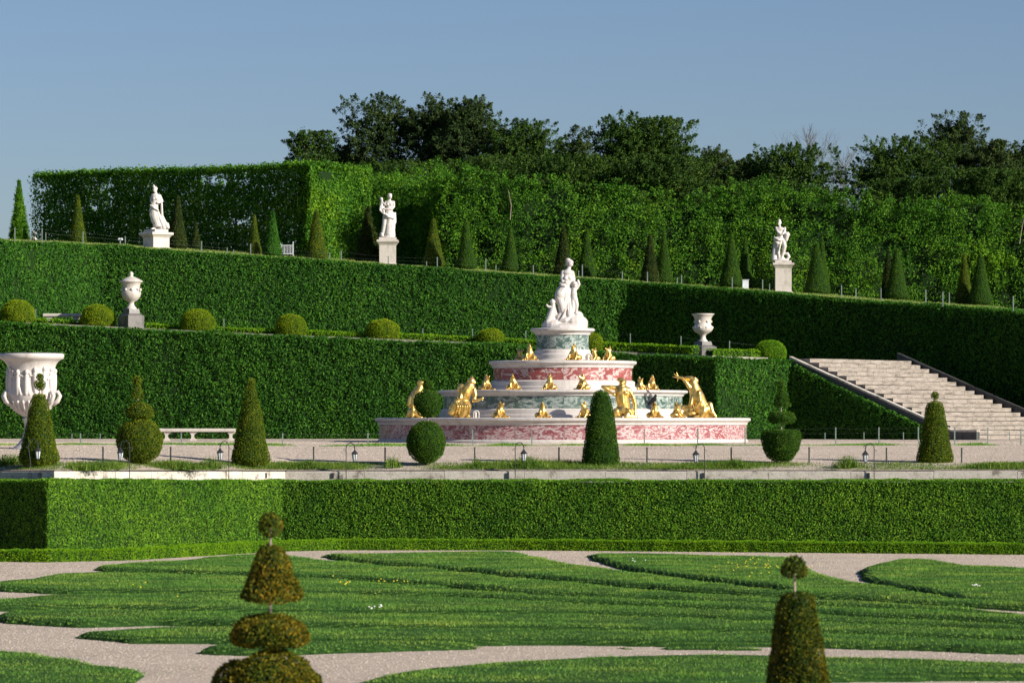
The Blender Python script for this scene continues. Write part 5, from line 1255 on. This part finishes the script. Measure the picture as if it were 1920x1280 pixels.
# birds
def bird(name, loc, s, rz, label, prims):
    sculpt(name, prims, M['bird'], loc=loc, voxel=.012, smooth=1, label=label, cat='bird', rz=rz)
x, y, a = on_rim(1225, 6.05)
bird('pigeon', (x, y, 3.925 + .49), 1, 0, 'black pigeon perched on a gilded frog of the lowest rim',
     [('t', [(-.06, 0, .06), (.02, 0, .14), (.05, 0, .20)], [.06, .09, .06]), ('e', (.07, 0, .26), (.048, .045, .045)), ('c', (.11, -.01, .26), .014, (.14, -.02, .25), .006), ('t', [(-.05, 0, .07), (-.16, 0, -.03), (-.20, 0, -.06)], [.045, .025, .02]),
      ('t', [(-.04, -.05, .1), (-.12, -.05, .03), (-.22, -.03, .0)], [.04, .025, .012]), ('t', [(-.04, .05, .1), (-.12, .05, .0), (-.15, .03, -.09)], [.04, .025, .014]), ('c', (.02, -.03, .08), .01, (.02, -.03, -.02), .01), ('c', (.02, .03, .08), .01, (.02, .03, -.02), .01)])
bird('small_bird', (FC[0] + .28, FC[1] - .02, 9.475), 1, 0, 'tiny dark bird perched on the head of the crowning statue',
     [('t', [(-.03, 0, .03), (.03, 0, .02)], [.03, .04]), ('e', (.07, 0, .03), (.028, .026, .026)), ('c', (.09, 0, .03), .008, (.115, 0, .02), .004), ('t', [(-.02, 0, .04), (-.10, 0, .11), (-.17, 0, .16)], [.02, .014, .012]), ('c', (.02, 0, 0), .01, (.02, 0, -.05), .01)])

# ------------------------------------------------------------------ urns
def urn_ring(n, r, z, s, mat, parent, name='relief'):
    parts = []
    for k in range(n):
        a = 2 * PI * k / n; parts.append((*ellip((r * math.cos(a), r * math.sin(a), z), (s, s, s * 1.2), n=8), 0))
    return mk(name, parts, [mat], parent, smooth=True)
def handle(parent, r0, z0, out, h, rr, mat, ang):
    for a in ang:
        pts = [(r0, 0, z0), (r0 + out * .6, 0, z0 + h * .15), (r0 + out, 0, z0 + h * .55), (r0 + out * .7, 0, z0 + h * .95), (r0 + out * .15, 0, z0 + h), (r0 - out * .1, 0, z0 + h * .75)]
        o = mk('handle', [(*tube(pts, rr, 8), 0)], [mat], parent, smooth=True); o.rotation_euler = (0, 0, a)
def square_ped(root, w, h, mat):
    pr = [(w * .5, -.1), (w * .5, h * .68), (w * .44, h * .72), (w * .34, h * .78), (w * .32, h * .92), (w * .30, h)]
    V = np.concatenate([[(sx * r, sy * r, z) for sx, sy in ((-1, -1), (1, -1), (1, 1), (-1, 1))] for r, z in pr])
    f = [(k * 4 + i, k * 4 + (i + 1) % 4, k * 4 + 4 + (i + 1) % 4, k * 4 + 4 + i) for k in range(len(pr) - 1) for i in range(4)] + [tuple((len(pr) - 1) * 4 + i for i in range(4))]
    o = mk('pedestal', [(V, f, 0)], [mat], root); o.rotation_euler = (0, 0, rad(38)); return o
# lidded urn
D = 152.4; x = X(246, D); gz = float(ramp1(x)) - .05; s = D / F
root = empty('lidded_urn', (x, D, gz), 0, 'weathered white urn with lid and handles on a dark square pedestal', 'urn', 'urns on the lower walk')
square_ped(root, .74, Z(579, D) - gz, M['ped_grey'])
def uz(y): return Z(y, D) - gz
mk('vase_body', [(*lathe([(r * s, uz(y)) for r, y in [(10, 580), (10, 577), (7, 574), (5, 569), (6, 566), (12, 563), (17, 556), (18.5, 550), (17.5, 545), (15.5, 542), (16.5, 535), (18.5, 530), (19.5, 529)]], 32), 0)], [M['stone']], root, smooth=True)
mk('lid', [(*lathe([(r * s, uz(y)) for r, y in [(19, 530), (22, 528.5), (21, 526.5), (15, 523), (9, 520), (4, 518), (3, 516), (4.5, 513.5), (3.5, 511), (.1, 508.5)]], 32), 0)], [M['stone']], root, smooth=True)
handle(root, 15 * s, uz(549), .10, .16, .028, M['stone'], (rad(-25), rad(155)))
urn_ring(9, 17.5 * s, uz(543), .05, M['stone'], root)
# open urn
D = 150.2; x = X(1318, D); gz = float(ramp1(x)) - .02
root = empty('open_urn', (x, D, gz), 0, 'open white urn on a dark square pedestal, right of the fountain statue', 'urn', 'urns on the lower walk')
square_ped(root, .76, Z(640, D) - gz, M['ped_grey'])
mk('vase_body', [(*lathe([(r * s, uz(y)) for r, y in [(9, 641), (9, 639), (5.5, 635), (5, 629), (8, 626), (15, 622), (18.5, 617), (18, 612), (15, 609), (14.5, 603), (16, 596), (19, 591), (21, 589.5), (21, 588), (18, 588), (14, 600), (.1, 606)]], 32), 0)], [M['stone']], root, smooth=True)
urn_ring(10, 17.5 * s, uz(614), .045, M['stone'], root)
urn_ring(6, 15 * s, uz(603), .05, M['stone'], root, 'mask_relief')
# the large vase at the left
D = 124.0; x = X(59, D); gz = tz(59, D); s = D / F
root = empty('large_vase', (x, D, gz), 0, 'huge white carved vase with figure reliefs, cut by the left edge', 'vase')
mk('vase_body', [(*lathe([(r * s, uz(y)) for r, y in [(12, 785), (15, 781), (24, 775), (34, 766), (41, 755), (44, 744), (45, 738), (43.5, 734), (43, 725), (42.5, 705), (43.5, 692), (46, 684), (50, 678), (55, 674.5), (60, 672), (61, 668), (61, 664), (59, 663)]], 64), 0)], [M['statue']], root, smooth=True)
mk('lead_cover', [(*lathe([(59 * s, uz(663.4)), (58.5 * s, uz(661.8)), (30 * s, uz(661)), (.01, uz(661))], 64), 0)], [M['lead']], root)
mk('foot', [(*lathe([(r * s, uz(y)) for r, y in [(38, 846), (38, 841), (35, 839), (28, 834), (20, 824), (15, 812), (13, 800), (13.5, 790), (17, 787), (17, 784), (12, 783)]], 32), 0)], [M['statue']], root, smooth=True)
mk('pedestal', [(*box(0, 0, uz(841) / 2 - .05, .95, .95, uz(841) + .1, .3), 0)], [M['ped_grey']], root)
rp = []
for k in range(15):
    a = rad(-170 + k * 24 + random.uniform(-4, 4)); rr = 43 * s; c = (rr * math.cos(a), rr * math.sin(a)); t = (-math.sin(a), math.cos(a))
    h0 = uz(741); hh_ = .78 + random.uniform(-.06, .06); lean = random.uniform(-.1, .1)
    def pt(u, v, o=0): return (c[0] + t[0] * u + math.cos(a) * o, c[1] + t[1] * u + math.sin(a) * o, h0 + v)
    rp += [('e', pt(lean, hh_ + .02, .02), (.075, .075, .09)), ('t', [pt(lean, hh_ - .12), pt(lean * .5, hh_ * .5), pt(0, .05)], [.085, .095, .07]), ('t', [pt(.02, hh_ * .45), pt(.12, .02)], [.07, .045]),
           ('t', [pt(lean, hh_ - .16), pt(random.choice((-1, 1)) * .17, hh_ - random.uniform(.05, .3)), pt(random.choice((-1, 1)) * .2, hh_ - random.uniform(-.05, .2))], [.04, .032, .028])]
for k in range(24):
    a = 2 * PI * k / 24; rp.append(('t', [(42 * s * math.cos(a), 42 * s * math.sin(a), uz(753)), (35 * s * math.cos(a), 35 * s * math.sin(a), uz(765)), (22 * s * math.cos(a), 22 * s * math.sin(a), uz(776))], [.05, .045, .03]))
sculpt('figure_relief', rp, M['statue'], root, voxel=.02, smooth=1)
for a in (rad(-8), rad(172), rad(-150), rad(-35)):
    rr = 41 * s
    pts = [(rr, 0, uz(758)), (rr + .16, 0, uz(752)), (rr + .24, 0, uz(742)), (rr + .17, 0, uz(734)), (rr + .05, 0, uz(737)), (rr + .04, 0, uz(745))]
    o = mk('handle', [(*tube(pts, [.07, .075, .07, .06, .05, .04], 8), 0)], [M['statue']], root, smooth=True); o.rotation_euler = (0, 0, a)

# ------------------------------------------------------------------ small things on the upper terrace
D = 173.5; x = X(1398, D); z = float(top_z(x, D))
tag(mk('utility_box', [(*box(0, 0, .2, .26, .2, .42), 0), (*box(0, 0, .425, .3, .24, .03), 0), (*box(-.13, -.12, .2, .03, .03, .4), 0)], [M['white_box']], loc=(x, D, z)), 'small white utility box between two cones', 'box')
D = 178; x = X(538, D); z = float(top_z(x, D))
rt = empty('metal_gate', (x, D, z), 0, 'tiny pale barred gate right of the green stubby cone', 'gate')
mk('gate_frame', [(*box(0, 0, .52, .56, .03, .03), 0), (*box(0, 0, .12, .56, .03, .03), 0), (*box(-.29, 0, .3, .04, .04, .62), 0), (*box(.29, 0, .34, .04, .04, .70), 0)], [M['white_box']], rt)
mk('bars', [(*box(-.25 + .07 * k, 0, .32, .02, .02, .4), 0) for k in range(8)], [M['white_box']], rt)
tag(sculpt('white_marker', [('e', (-.04, 0, .1), (.07, .04, .06)), ('e', (.06, 0, .1), (.07, .04, .06)), ('c', (0, 0, .0), .03, (0, 0, -.12), .02)], M['white_box'], loc=(X(225, 165), 165, float(top_z(X(225, 165), 165)) + .22), voxel=.015), 'small white marker left of the leftmost statue', 'marker')
